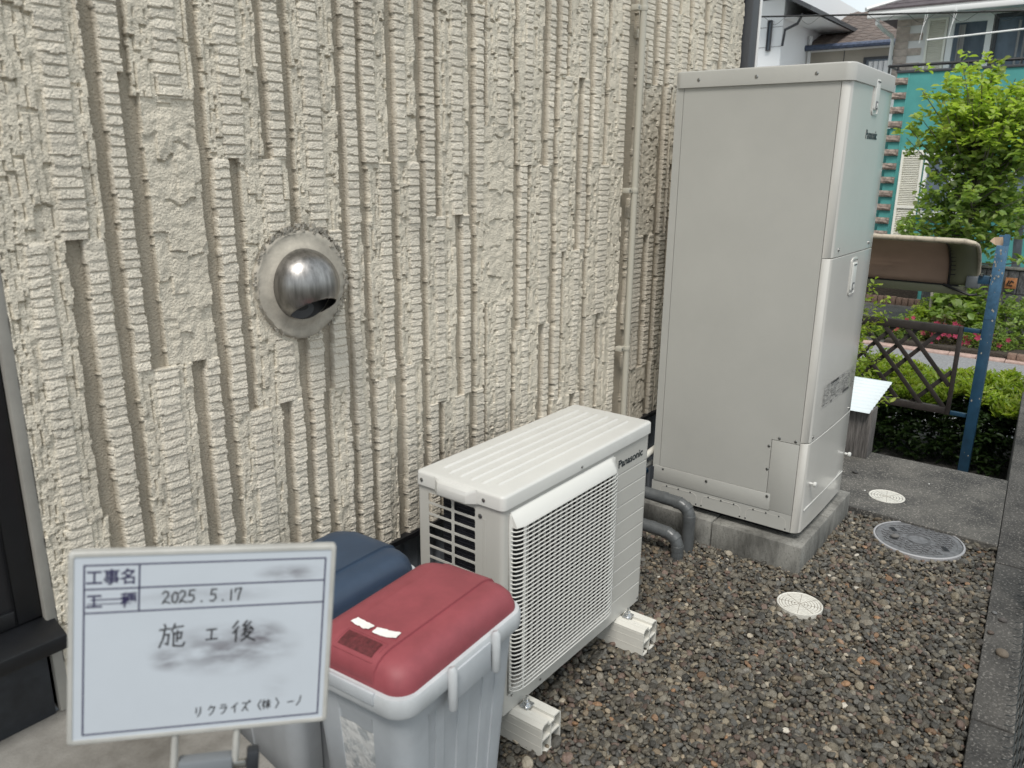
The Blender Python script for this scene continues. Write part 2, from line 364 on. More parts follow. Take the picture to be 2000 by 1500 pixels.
a = me.attributes.new('rot', 'FLOAT_VECTOR', 'POINT'); a.data.foreach_set('vector', np.stack([rng.normal(0, .38, N), rng.normal(0, .38, N), rng.uniform(0, 6.28, N)], 1).astype(np.float32).ravel())
a = me.attributes.new('siz', 'FLOAT', 'POINT'); a.data.foreach_set('value', (P[:, 3]*np.where(rng.random(N) < .05, 1.45, 1)).astype(np.float32))
a = me.attributes.new('pick', 'INT', 'POINT'); a.data.foreach_set('value', rng.integers(0, 12, N).astype(np.int32))
tn = PAL[rng.choice(len(PAL), N, p=PW)]*rng.uniform(.45, 1.75, (N, 1))*.78*np.array([[1.02, .99, .93]])+PAL[rng.choice(len(PAL), N, p=PW)].mean(1, keepdims=True)*rng.uniform(.03, .22, (N, 1))*np.array([[1.06, 1, .90]]); t4 = np.ones((N, 4), np.float32); t4[:, :3] = tn
a = me.attributes.new('tint', 'FLOAT_COLOR', 'POINT'); a.data.foreach_set('color', t4.ravel())
go = bpy.data.objects.new('gravel', me); col.objects.link(go); go['kind'] = 'stuff'; tag(go, 'dark brown and grey rounded pebbles covering the narrow yard', 'gravel')
ng = bpy.data.node_groups.new('pebble_scatter', 'GeometryNodeTree')
ng.interface.new_socket('Geometry', in_out='INPUT', socket_type='NodeSocketGeometry'); ng.interface.new_socket('Geometry', in_out='OUTPUT', socket_type='NodeSocketGeometry')
gi = ng.nodes.new('NodeGroupInput'); gout = ng.nodes.new('NodeGroupOutput'); mp = ng.nodes.new('GeometryNodeMeshToPoints'); ip = ng.nodes.new('GeometryNodeInstanceOnPoints')
ci = ng.nodes.new('GeometryNodeCollectionInfo'); ci.inputs['Collection'].default_value = pc; ci.inputs['Separate Children'].default_value = True; ci.inputs['Reset Children'].default_value = True
def na(name, t):
    n = ng.nodes.new('GeometryNodeInputNamedAttribute'); n.data_type = t; n.inputs['Name'].default_value = name; return [o for o in n.outputs if o.enabled and o.name == 'Attribute'][0]
er = ng.nodes.new('FunctionNodeEulerToRotation')
ng.links.new(gi.outputs[0], mp.inputs[0]); ng.links.new(mp.outputs[0], ip.inputs['Points']); ng.links.new(ci.outputs[0], ip.inputs['Instance']); ip.inputs['Pick Instance'].default_value = True
ng.links.new(na('rot', 'FLOAT_VECTOR'), er.inputs[0]); ng.links.new(er.outputs[0], ip.inputs['Rotation']); ng.links.new(na('siz', 'FLOAT'), ip.inputs['Scale']); ng.links.new(na('pick', 'INT'), ip.inputs['Instance Index'])
ng.links.new(ip.outputs[0], gout.inputs[0]); md = go.modifiers.new('scatter', 'NODES'); md.node_group = ng

# ------------------------------------------------------------------ the house wall
WY = .08
house = thing('house', 'house with cream moulded stone-strip siding filling the left of the view', 'house', (2, .3, 0))
U=[('r',0.37,0.483),('R',0.499,0.54),('r',0.545,0.574),('G',0.577,0.602),('R',0.606,0.636),('G',0.641,0.665),('r',0.668,0.714),('R',0.725,0.773),('r',0.777,0.803),('G',0.807,0.828),('r',0.831,0.862),('R',0.871,0.918),('r',0.923,0.97),('G',0.975,0.991),('R',0.996,1.034),('G',1.042,1.064),('r',1.065,1.098),('R',1.106,1.148),('r',1.153,1.202),('G',1.205,1.227),('R',1.23,1.27),('G',1.273,1.296),('R',1.298,1.336),('r',1.341,1.382),('G',1.386,1.414),('R',1.416,1.453),('r',1.455,1.496),('G',1.5,1.526),('R',1.528,1.569),('G',1.573,1.594),('r',1.599,1.65),('R',1.654,1.693),('r',1.698,1.726),('G',1.73,1.759),('R',1.762,1.801),('G',1.803,1.818),('r',1.821,1.874),('R',1.876,1.918),('r',1.924,1.956),('G',1.961,1.978),('r',1.981,2.022),('R',2.025,2.056),('r',2.062,2.121),('G',2.124,2.154),('R',2.157,2.187),('G',2.19,2.219),('r',2.222,2.253),('R',2.26,2.295),('r',2.299,2.345),('G',2.349,2.379),('R',2.382,2.417),('G',2.42,2.452),('R',2.456,2.492),('r',2.499,2.535),('G',2.539,2.558),('r',2.562,2.642),('R',2.65,2.693),('G',2.697,2.762),('R',2.8,2.838),('G',2.842,2.859),('f',2.864,2.993),('G',2.997,3.039),('R',3.044,3.072),('G',3.082,3.096),('r',3.101,3.159),('R',3.164,3.219),('G',3.224,3.25),('r',3.255,3.317),('R',3.323,3.376),('G',3.381,3.414),('R',3.42,3.47),('r',3.475,3.55),('G',3.555,3.59),('r',3.596,3.65),('R',3.656,3.717),('r',3.723,3.83)]
M1=[('r',0.37,0.415),('R',0.418,0.457),('r',0.46,0.495),('G',0.493,0.523),('R',0.533,0.572),('G',0.577,0.602),('R',0.610,0.648),('G',0.65,0.674),('f',0.681,0.803),('G',0.806,0.826),('R',0.841,0.875),('G',0.878,0.904),('r',0.907,0.96),('R',0.983,1.02),('r',1.022,1.038),('G',1.042,1.064),('R',1.08,1.117),('G',1.124,1.146),('R',1.16,1.2)]
M2=[('G',1.205,1.227),('R',1.23,1.255),('r',1.256,1.275),('G',1.279,1.3),('r',1.302,1.344),('R',1.352,1.385),('G',1.388,1.415),('r',1.418,1.455),('R',1.460,1.498),('G',1.503,1.528),('r',1.53,1.567),('R',1.572,1.607),('r',1.612,1.664),('G',1.666,1.692),('R',1.694,1.73),('G',1.733,1.76),('r',1.765,1.80),('f',1.803,1.96)]
M3=[('G',1.967,1.996),('R',2.0,2.036),('G',2.038,2.054),('r',2.058,2.115),('R',2.119,2.164),('r',2.168,2.184),('G',2.191,2.222),('R',2.229,2.26),('G',2.263,2.281),('r',2.288,2.349),('R',2.353,2.386),('r',2.39,2.417),('G',2.42,2.445),('r',2.448,2.518),('R',2.526,2.583),('r',2.591,2.70),('G',2.703,2.76),('r',2.764,2.8),('R',2.809,2.894),('G',2.898,2.947),('R',2.952,2.995),('G',3.0,3.042),('R',3.057,3.109),('G',3.115,3.14),('r',3.145,3.21),('G',3.224,3.25),('R',3.26,3.30),('r',3.305,3.37),('G',3.381,3.414),('r',3.42,3.48),('R',3.49,3.55),('G',3.555,3.59),('R',3.60,3.65),('r',3.66,3.83)]
L=[('r',0.37,0.41),('R',0.416,0.463),('r',0.472,0.504),('G',0.506,0.525),('R',0.539,0.574),('G',0.577,0.602),('r',0.607,0.635),('R',0.654,0.699),('r',0.701,0.734),('G',0.737,0.762),('R',0.773,0.803),('G',0.807,0.830),('r',0.845,0.88),('R',0.883,0.936),('r',0.939,0.973),('G',0.976,0.998),('R',1.008,1.04),('G',1.043,1.066),('R',1.08,1.108),('G',1.113,1.138),('r',1.142,1.184),('R',1.188,1.202),('G',1.205,1.227),('R',1.233,1.275),('G',1.278,1.3),('R',1.309,1.346),('r',1.35,1.384),('G',1.388,1.415),('R',1.43,1.464),('r',1.466,1.498),('G',1.503,1.528)]
L += [('R', 1.533, 1.569)]+[s for s in U if s[1] > 1.57]
BR = [(.57, 1.44, .84), (.66, 1.145, 1.145), (.805, 1.72, 1.145), (.83, 1.6, .99), (1.04, 1.6, .99), (1.20, 1.42, .99), (1.275, 1.40, .80), (1.386, 1.595, .98), (1.528, 1.598, 1.0), (1.73, 1.44, .85), (1.80, 1.44, .85), (1.96, 1.71, 1.14), (2.19, 1.59, 1.02), (2.42, 1.277, .7), (2.70, 1.593, 1.0), (2.85, 1.46, .9), (3.1, 1.3, .7), (3.4, 1.6, 1.0), (9, 1.45, .85)]
xs = [.372]
while xs[-1] < 3.818: xs.append(xs[-1]+.0031+.0012*(xs[-1]-.37))
xs = np.array(xs); zs = np.concatenate([np.arange(.445, 2.46, .0031), np.arange(2.48, 3.02, .02)])
X, Z = np.meshgrid(xs, zs)
Xw = X+(vnoise(X, Z, .05, 1)-.5)*.0055+(vnoise(X+3, Z, .013, 2)-.5)*.003
row = np.zeros(X.shape, int); b1 = np.zeros(X.shape); b2 = np.zeros(X.shape); px = -9
for xe, u, l in BR:
    k = (X > px) & (X <= xe); b1[k] = u; b2[k] = l; px = xe
row[(Z < b1) & (Z >= b2)] = 1; row[Z < b2] = 2; row[Z > b1+.62] = 1
H = np.zeros(X.shape); T = np.ones(X.shape+(3,))
n1 = vnoise(X, Z, .012, 21)-.5; n2 = vnoise(X, Z, .03, 22)-.5; n3 = vnoise(X, Z, .0065, 23)-.5
def hsh(*a):
    h = np.zeros(np.broadcast(*a).shape)
    for i, v in enumerate(a): h = h+np.asarray(v)*(12.9898+37.719*i)
    q = np.sin(h)*43758.5453; return q-np.floor(q)
for ri, R in enumerate((U, M1+M2+M3, L)):
    e = [.3]+[(R[i][2]+R[i+1][1])/2 for i in range(len(R)-1)]+[9]
    si = np.searchsorted(np.array(e), Xw)-1; si = np.clip(si, 0, len(R)-1)
    ty = np.array([s[0] for s in R])[si]; x0 = np.array(e[:-1])[si]; x1 = np.array([min(v, 3.83) for v in e[1:]])[si]
    here = row == ri; sid = si+ri*101
    # ladders of thin stones
    pit = .0215+.0025*(hsh(sid, 3)-.5); zz = Z+.6*vnoise(X*0+si*.7, Z, .09, 31)*.01+(vnoise(X, Z, .02, 32)-.5)*.0035+hsh(sid, 1)*.03
    q = zz/pit; ki = np.floor(q); fr = q-ki
    h = .0022*(1-fr)-.0026*(fr > .84)*(hsh(sid, ki, 9) > .12)+.0014*(hsh(sid, ki)-.5)+.0011*n3+.0016*n1
    rag = (Xw-x0) < (.0005+.006*hsh(sid, ki, 5)**2); h = np.where(rag, h-.0032, h)
    H = np.where(here & (ty == 'R'), h, H)
    # channels
    g = -.0160+.001*n2+.0005*n3+.004*np.clip(1-(Xw-x0)/.008, 0, 1)*0
    H = np.where(here & (ty == 'G'), g, H)
    # rough split stone
    sw = .012+.010*hsh(sid, 7); sk = np.floor((Xw-x0+(vnoise(X, Z, .05, 41)-.5)*.009)/sw)
    lz = .075+.13*hsh(sid, sk, 2); lk = np.floor((Z+hsh(sid, sk)*.3+(vnoise(X, Z, .02, 45)-.5)*.008)/lz); lf = (Z+hsh(sid, sk)*.3)/lz-lk
    h = -.0030+.0050*(hsh(sid, sk, lk)-.5)+.0022*(.5-lf)-.0055*(lf > .955)*(hsh(sid, sk, lk, 4) > .3)-.0045*((Xw-x0+(vnoise(X, Z, .05, 41)-.5)*.009)/sw-sk > .90)+.0026*n1+.0024*n2+.0015*n3
    H = np.where(here & (ty == 'r'), h, H)
    rz = vnoise(X, Z, .055, 51); rz2 = vnoise(X*1.4, Z*.8, .03, 52); st = np.floor(rz*5)/5
    fs_ = .022+.016*hsh(sid, 8); fk = np.floor((Xw-x0+(vnoise(X, Z, .06, 55)-.5)*.02)/fs_); fl = .05+.09*hsh(sid, fk, 6); fq = (Z+hsh(sid, fk)*.4+(vnoise(X, Z, .03, 56)-.5)*.03)/fl; fk2 = np.floor(fq)
    h = -.0035+.0040*(hsh(sid, fk, fk2)-.5)+.0030*(.5-(fq-fk2))-.004*(fq-fk2 > .93)*(hsh(sid, fk, fk2, 3) > .35)+.003*(rz2-.5)+.003*n1+.0018*n3
    H = np.where(here & (ty == 'f'), h, H)
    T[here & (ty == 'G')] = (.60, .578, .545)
    tt = .90+.16*hsh(sid, ki)
    T = np.where((here & (ty == 'R'))[..., None], tt[..., None], T); T = np.where((here & ((ty == 'r') | (ty == 'f')))[..., None], (.92+.10*vnoise(X, Z, .02, 61))[..., None]*np.array([1, .995, .975]), T)
d = np.hypot(X-1.06, Z-1.29); H = np.where(d < .150, np.minimum(H, -.007), H)
T *= (.93+.12*vnoise(X, Z, .25, 71))[..., None]*(.955+.09*vnoise(X/.018, Z/.45, 1.0, 72))[..., None]
nz_, nx_ = X.shape; V = np.stack([X-2, WY-H-.3, Z], -1).reshape(-1, 3); I = np.arange(nz_*nx_).reshape(nz_, nx_)
F = np.stack([I[:-1, :-1].ravel(), I[:-1, 1:].ravel(), I[1:, 1:].ravel(), I[1:, :-1].ravel()], 1)
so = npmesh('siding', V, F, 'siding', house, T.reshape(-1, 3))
so.data.set_sharp_from_angle(angle=math.radians(42))
MB().box(.35, 3.95, .099, 6.0, .44, 3.0).build('wall', 'plain_trim', house, smooth=0)
MB().box(-3, 3.95, .095, 6.0, 3.02, 5.4).build('upper_wall', 'plain_trim', house, smooth=0)
MB().box(-3.2, 4.3, -.45, 6.4, 5.4, 5.6).build('roof', 'roof_dark', house)
MB().box(.374, 3.818, .070, .1, .430, .446).build('starter_strip', 'black', house)
# ribbed foundation
m = MB(); x = .62
while x < 3.9:
    m.loft([[(x, .128, -.03), (x+.012, .118, -.03), (x+.05, .118, -.03), (x+.062, .128, -.03)], [(x, .128, .432), (x+.012, .118, .432), (x+.05, .118, .432), (x+.062, .128, .432)]], 0, 0, False); x += .075
m.box(.4, 3.94, .128, .3, -.03, .432); m.build('foundation', 'foundation', house, smooth=0)
MB().box(.350, .373, .084, .13, .62, 3.0).build('window_trim', 'plain_trim', house, bevel=.004)
MB().box(.350, .373, .085, .13, .43, .603).build('window_trim', 'plain_trim', house, bevel=.003)
# window with its sill
wf = MB(); wf.box(-1.4, .349, .105, .125, .665, 2.4); win = wf.build('window', 'black', house)
MB().box(.300, .3485, .096, .118, .665, 2.4).box(-1.4, .300, .096, .118, .665, .70).build('window_frame', 'dark_frame', win, bevel=.003)
MB().box(.225, .262, .097, .12, .70, 2.4).build('window_stile', 'dark_frame', win, bevel=.003)
MB().add([(-1.4, .034, .604), (.368, .034, .604), (.368, .104, .604), (-1.4, .104, .604), (-1.4, .034, .637), (.368, .034, .637), (.368, .104, .664), (-1.4, .104, .664)],
    [(0, 3, 2, 1), (4, 5, 6, 7), (0, 1, 5, 4), (1, 2, 6, 5), (2, 3, 7, 6), (3, 0, 4, 7)]).build('window_sill', 'dark_frame', win, bevel=.004)
MB().box(-1.4, .342, .09, .12, .43, .602).build('kick_plate', 'dark_panel', house, bevel=.002)
# corner downpipe and light trim beyond the siding
MB().box(3.835, 3.925, .045, .11, 0, 3.1).build('corner_post', 'frame_grey', house, bevel=.006)
MB().box(3.927, 3.945, .040, .11, 0, 3.1).build('corner_trim', 'gutter_white', house, bevel=.003)
M['frame_grey'].node_tree.nodes['Principled BSDF'].inputs['Base Color'].default_value = (.055, .058, .065, 1)

# ------------------------------------------------------------------ exhaust hood
vh = thing('vent_hood', 'round stainless steel exhaust hood on the cream siding', 'vent', (1.05, .07, 1.292))
m = MB(); n = 72; g = np.random.default_rng(3); ro = [.136+.004*math.sin(3*a)+.006*(g.random()-.5) for a in np.linspace(0, 6.283, n, endpoint=False)]
rings = []
for (rad, y, w_) in ((.086, .060, 0), (.094, .061, 0), (.100, .066, 0), (.112, .0735, 0), (.126, .0755, 0), (1, .0745, 1), (1.03, .082, 1), (1.04, .1, 1)):
    rings.append([(1.06*(1 if w_ else 1)-(.01*(1-w_))+(ro[k]*rad if w_ else rad)*math.cos(2*PI*k/n), y+(.0015*math.sin(9*k) if w_ else 0), 1.292+(ro[k]*rad if w_ else rad)*math.sin(2*PI*k/n)) for k in range(n)])
m.loft(rings, 0, 0); m.build('mortar_ring', 'mortar', vh, smooth=70)
# crumbly edge left where the siding was cut
V_ = []; m = MB(); g = np.random.default_rng(9)
for k in range(210):
    a = 2*PI*k/210; up = .5+.5*math.sin(a+.5)
    if g.random() > .25+.75*up: continue
    r_ = .139+g.uniform(-.004, .008)*(.5+up); s_ = g.uniform(.002, .0065)*(.5+.6*up)
    c = (1.06+r_*math.cos(a), .078, 1.292+r_*math.sin(a)); p8 = []
    for sx, sy, sz in ((-1, -1, -1), (1, -1, -1), (1, 1, -1), (-1, 1, -1), (-1, -1, 1), (1, -1, 1), (1, 1, 1), (-1, 1, 1)):
        p8.append((c[0]+sx*s_*g.uniform(.5, 1.4), c[1]+sy*s_*g.uniform(.3, 1), c[2]+sz*s_*g.uniform(.5, 1.4)))
    m.add(p8, [(0, 3, 2, 1), (4, 5, 6, 7), (0, 1, 5, 4), (1, 2, 6, 5), (2, 3, 7, 6), (3, 0, 4, 7)])
m.build('mortar_edge', 'mortar_edge', vh, kind='stuff')
m = MB(); R_ = .0915; nr, na_ = 26, 72; vs_ = [(0, -R_*.98, 0)]
for i in range(1, nr+1):
    t = (PI/2)*i/nr
    for k in range(na_):
        a = 2*PI*k/na_; x = R_*math.sin(t)*math.cos(a); z = R_*math.sin(t)*math.sin(a); y = -R_*.98*math.cos(t)
        lim = -.050-.026*min(1, max(0, (.0-y)/.09))*0-.014*(1-abs(x)/R_)
        vs_.append((x, y, z))
fs = []
for k in range(na_): fs.append((0, 1+k, 1+(k+1) % na_))
for i in range(nr-1):
    for k in range(na_):
        a = 1+i*na_+k; b = 1+i*na_+(k+1) % na_; fs.append((a, a+na_, b+na_, b))
def cut(f):
    c = [sum(vs_[i][j] for i in f)/len(f) for j in range(3)]; return c[2] < -.0565 and c[1] < -.010
m.v = [(x+1.05, y+.062, z+1.292) for x, y, z in vs_]; m.f = fs
dome = m.build('hood', 'stainless', vh, smooth=60)
bm = bmesh.new(); bm.from_mesh(dome.data); pn_ = Vector((0, -.52, -.854)).normalized(); co_ = Vector((0, -.062+.062, 0))+Vector((0, 0, -.078)); co_ = Vector((1.05-1.05, .062-.07, -.079))
bmesh.ops.bisect_plane(bm, geom=bm.verts[:]+bm.edges[:]+bm.faces[:], plane_co=co_, plane_no=pn_, clear_outer=True); bm.to_mesh(dome.data); bm.free(); md = dome.modifiers.new('thick', 'SOLIDIFY'); md.thickness = .0012; md.offset = 0
m = MB(); m.loft([[(1.05+.0885*math.cos(2*PI*k/48), y, 1.292+.0885*math.sin(2*PI*k/48)) for k in range(48)] for y in (.0605, .0585)]); m.build('inner_throat', 'black', vh)
MB().loft([[(1.030+.038*math.cos(2*PI*k/32), .058-.04*0+q, 1.232+.0235*math.sin(2*PI*k/32)) for k in range(32)] for q in (0, -.010)]).build('damper_plate', 'frame_grey', vh, bevel=.001)
MB().loft([[(1.030+.020*math.cos(2*PI*k/24), .0475, 1.2375+.008*math.sin(2*PI*k/24)) for k in range(24)], [(1.030+.020*math.cos(2*PI*k/24), .0465, 1.2375+.008*math.sin(2*PI*k/24)) for k in range(24)]]).build('damper_hole', 'black', vh)

# ------------------------------------------------------------------ conduit on the wall
cd = thing('conduit_pipe', 'thin cream conduit pipe clipped up the siding beside the tall tank', 'pipe', (2.735, .045, 0))
MB().tube([(2.735, .045, .02), (2.735, .045, .9), (2.733, .045, 3.0)], .0135, 16).build('pipe', 'cream_pipe', cd)
for z in (1.494, 2.18, .83):
    m = MB(); m.loft([[(2.735+.0158*math.cos(2*PI*k/20), .045+.0158*math.sin(2*PI*k/20), z+q) for k in range(20)] for q in (-.010, .010)])
    m.box(2.688, 2.722, .045, .075, z-.010, z+.010); c_ = m.build('clip', 'cream_pipe', cd, bevel=.0015)
    MB().tube([(2.697, .0455, z), (2.697, .0425, z)], .0035, 8).build('screw', 'screw', c_)

# ================================================================== HEAT PUMP
hx, hy, hz, HW, HD = 1.254, -.4314, .10, .80, .30
hp = thing('heat_pump', 'white outdoor heat pump with fan grille standing on two plastic blocks', 'heat pump', (hx+HW/2, hy+HD/2, hz))
x1, y1 = hx+HW, hy+HD; ztop = .733
MB().box(hx+.004, x1-.004, hy+.004, y1-.004, hz, hz+.03).build('base_tray', 'unit_white', hp, bevel=.003)
# left panel with two columns of openings
m = MB(); cols = ((-.337, -.262), (-.253, -.168)); rows_ = []; zt = .712
while zt > .17: rows_.append((zt-.0265, zt)); zt -= .0332
zb = rows_[-1][0]
yy0, yy1 = hy+.03, y1
m.box(hx, hx+.0015, yy0, cols[0][0], hz+.005, ztop); m.box(hx, hx+.0015, cols[1][1], yy1, hz+.005, ztop)
m.box(hx, hx+.0015, cols[0][1], cols[1][0], zb, .712)
m.box(hx, hx+.0015, cols[0][0], cols[1][1], hz+.005, zb); m.box(hx, hx+.0015, cols[0][0], cols[1][1], .712, ztop)
for i in range(len(rows_)-1):
    for c in cols: m.box(hx-.0004, hx+.0018, c[0], c[1], rows_[i+1][1], rows_[i][0])
m.box(hx, hx+.02, yy1-.0015, yy1, hz+.005, ztop)
sp = m.build('side_panel', 'unit_white', hp, smooth=0)
m = MB()            # rounded corners of the openings
for (za, zb_) in rows_:
    for c in cols:
        for (cy, sy) in ((c[0], 1), (c[1], -1)):
            for (cz, sz) in ((za, 1), (zb_, -1)):
                r = .006; P_ = [(hx+.0002, cy, cz)]+[(hx+.0002, cy+sy*(r-r*math.cos(math.radians(a))), cz+sz*(r-r*math.sin(math.radians(a)))) for a in (0, 22, 45, 68, 90)]
                m.add(P_, [(0, i, i+1) for i in range(1, 5)])
m.build('opening_corners', 'unit_white', hp, smooth=0, kind='stuff')
m = MB(); m.box(hx-.0012, hx, -.372, -.3705, hz+.02, .69); m.box(hx-.0012, hx, -.3665, -.3655, hz+.02, .69); m.build('press_line', 'unit_white', hp, smooth=0)
MB().box(hx+.012, x1-.05, -.345, -.213, hz+.03, .728).build('coil', 'coil', hp, smooth=0)
m = MB(); z = hz+.04
while z < .72: m.box(hx+.009, hx+.0122, -.343, -.215, z, z+.0035); z += .0085
m.build('coil_fins', 'coil', hp, smooth=0, kind='stuff')
MB().box(x1-.02, x1, hy+.02, y1, hz+.005, ztop).build('side_panel', 'unit_white', hp, bevel=.002)
# front panel: frame around the fan opening, rounded left corner
fy = hy; gx0, gx1, gz0, gz1 = 1.285, 1.818, .172, .712
m = MB()
prof = [(hx, hy+.030)]+[(hx+.014-.014*math.cos(math.radians(a)), hy+.014-.014*math.sin(math.radians(a))) for a in (0, 22, 45, 68, 90)]+[(gx0, hy)]
m.loft([[(x, y, z) for x, y in prof]+[(gx0, hy+.012, z), (hx+.012, hy+.030, z)] for z in (hz+.002, ztop)])
m.box(gx0, gx1, fy, fy+.012, hz+.002, gz0); m.box(gx0, gx1, fy, fy+.012, gz1, ztop)
# right part with pressed lines
zc = [hz+.002]; k = .638
lines = []
while k > .16: lines.append(k); k -= .0575
pf = [(hz+.002, 0)]
for z in reversed(lines): pf += [(z-.0035, 0), (z-.001, .0035), (z+.0015, .0035), (z+.0022, 0)]
pf.append((ztop, 0))
m.loft([[(x, fy+d, z) for z, d in pf]+[(x, fy+.012, ztop), (x, fy+.012, hz+.002)] for x in (gx1, gx1+.012, x1-.012)])
m.loft([[(x1-.012, fy, z), (x1-.004, fy+.002, z), (x1, fy+.010, z), (x1, fy+.02, z), (x1-.012, fy+.02, z)] for z in (hz+.002, ztop)])
m.build('front_panel', 'unit_white', hp, smooth=50)
MB().box(gx0+.002, gx1-.002, fy+.045, fy+.05, gz0, gz1).build('shroud', 'black', hp, smooth=0)
fan = MB(); fc = (1.573, fy+.030, .434)
for b in range(5):
    a0 = 2*PI*b/5; P_ = []
    for i in range(7):
        rr_ = .05+.19*i/6
        for j in range(5):
            a = a0+.9*(j/4)*(.6+.4*i/6)+.25*i/6; P_.append((fc[0]+rr_*math.cos(a), fc[1]+.012*(j/4-.5), fc[2]+rr_*math.sin(a)))
    fan.add(P_, [(i*5+j, i*5+j+1, i*5+j+6, i*5+j+5) for i in range(6) for j in range(4)])
fan.loft([[(fc[0]+.05*math.cos(2*PI*k/24), y, fc[2]+.05*math.sin(2*PI*k/24)) for k in range(24)] for y in (fc[1]-.015, fc[1]+.01)]); fan.build('fan', 'dark_panel', hp)
# grille: frame + one part per bar
gr = MB(); pr = .030     # how far it stands proud
gr.box(gx0-.006, gx1+.004, fy-.006, fy, gz0-.012, gz0); gr.box(gx0-.006, gx0+.006, fy-.006, fy, gz0, gz1); gr.box(gx1-.006, gx1+.004, fy-.006, fy, gz0, gz1)
grl = gr.build('grille', 'grille_white', hp, bevel=.002)
m = MB(); npx = 22      # smooth hood on top
rg = []
for (z, pj, ins) in ((.7175, .001, 0), (.7165, .0045, .001), (.698, .018, .002), (.683, .0285, .003), (.6755, .031, .003), (.6745, .028, .003)):
    rg.append([(gx0-.004+ins, fy-.0005, z), (gx0-.003+ins, fy-pj*.72, z), (gx0+.026, fy-pj, z), (gx1-.030-ins*.5, fy-pj, z), (gx1-.004-ins*1.0, fy-pj*.7, z), (gx1-ins*.8, fy-.0005, z)])
m.loft(rg, 1, 1, False); m.build('grille_hood', 'grille_white', grl, smooth=60)
def barpath(pj, r):
    P_ = [(gx0-.002, -.001), (gx0-.002, -pj*.45)]
    P_ += [(gx0-.002+r-r*math.cos(math.radians(a)), -pj*.45-(pj*.55)*math.sin(math.radians(a))) for a in (20, 45, 70, 90)]
    P_ += [(gx0+(gx1-gx0)*t, -pj) for t in (.3, .5, .7, .85)]
    P_ += [(gx1-.001-r+r*math.cos(math.radians(a)), -pj*.45-(pj*.55)*math.sin(math.radians(a))) for a in (90, 70, 45, 20)]+[(gx1-.001, -pj*.45), (gx1-.001, -.001)]
    return P_
m = MB(); m.tube([(x, fy+y, 0) for x, y in barpath(pr, .055)], .0019, 6, cap=False)
bar0 = m.build('grille_bar', 'grille_white', grl); bar0.location = (0, 0, .178); me_bar = bar0.data; z = .178+.0128
while z < .675:
    inst(me_bar, 'grille_bar', grl, (0, 0, z)); z += .0128
m = MB()
for x in [gx0+.030]: m.box(x-.0035, x+.0035, fy-pr+.001, fy-pr+.006, gz0+.006, .674)
m.build('grille_post', 'grille_white', grl)
x = gx0+.055
while x < gx1-.03:
    MB().box(x-.0006, x+.0006, fy-pr+.009, fy-pr+.016, gz0+.008, .668).build('grille_rib', 'grille_white', grl, smooth=0); x += .0268
MB().box(gx0-.002, gx1, fy-.010, fy, gz0-.004, gz0+.006).build('grille_sill', 'grille_white', grl, bevel=.002)
# lid
m = MB(); rg = []
for (z, g_, r_) in ((.731, .004, .012), (.7315, .007, .015), (.7635, .0068, .016), (.7680, .0050, .014), (.7703, .0012, .012), (.7712, -.004, .010)):
    rg.append(rrect(HW/2+g_, HD/2+g_, max(r_+g_*.2, .006), z, 5, hx+HW/2, hy+HD/2))
m.loft(rg); lid = m.build('lid', 'unit_top', hp, smooth=50)
m = MB()                                     # handle bulge on the near end
rg = []
for (z, o_) in ((.729, .010), (.7285, .0235), (.750, .0240), (.761, .020), (.7665, .010), (.7685, -.004)):
    rg.append([(hx-.003, -.357, z), (hx-.007, -.345, z), (hx-o_, -.322, z), (hx-o_, -.222, z), (hx-.007, -.200, z), (hx-.003, -.190, z), (hx+.02, -.190, z), (hx+.02, -.357, z)])
m.loft(rg); m.build('handle_bulge', 'unit_top', lid, bevel=.0015, smooth=50)
m = MB()
for i, y in enumerate((-.372, -.333, -.294, -.255, -.216, -.177)):
    a, b = hx+.05+(.0 if i not in (1, 2, 3, 4) else -.02), x1-.045
    m.loft([[(x, y-.0075, z0), (x, y-.0035, z1_), (x, y+.0035, z1_), (x, y+.0075, z0)] for x, z0, z1_ in ((a, .7708, .7709), (a+.012, .7708, .7745), (b-.012, .7708, .7745), (b, .7708, .7709))], 1, 1, False)
m.build('lid_ribs', 'unit_top', lid, smooth=60)
screws([(hx-.0075, -.150, .748), (hx-.0075, -.372, .748)], (-1, 0, 0), hp, .0055); screws([(hx, -.355, .695)], (-1, 0, 0), hp, .007)
screws([(1.62, hy-.0075, .742), (1.44, hy, .122), (1.30, hy, .150), (2.035, hy, .115)], (0, -1, 0), hp, .0045)
txt('Panasonic', .036, 'logo', 'logo', hp, frame((1.852-hp.location.x, fy-.0006-hp.location.y, .6620-hp.location.z), (1, 0, 0), (0, 0, 1)), bold=.0007, fit=(.160, .0265))
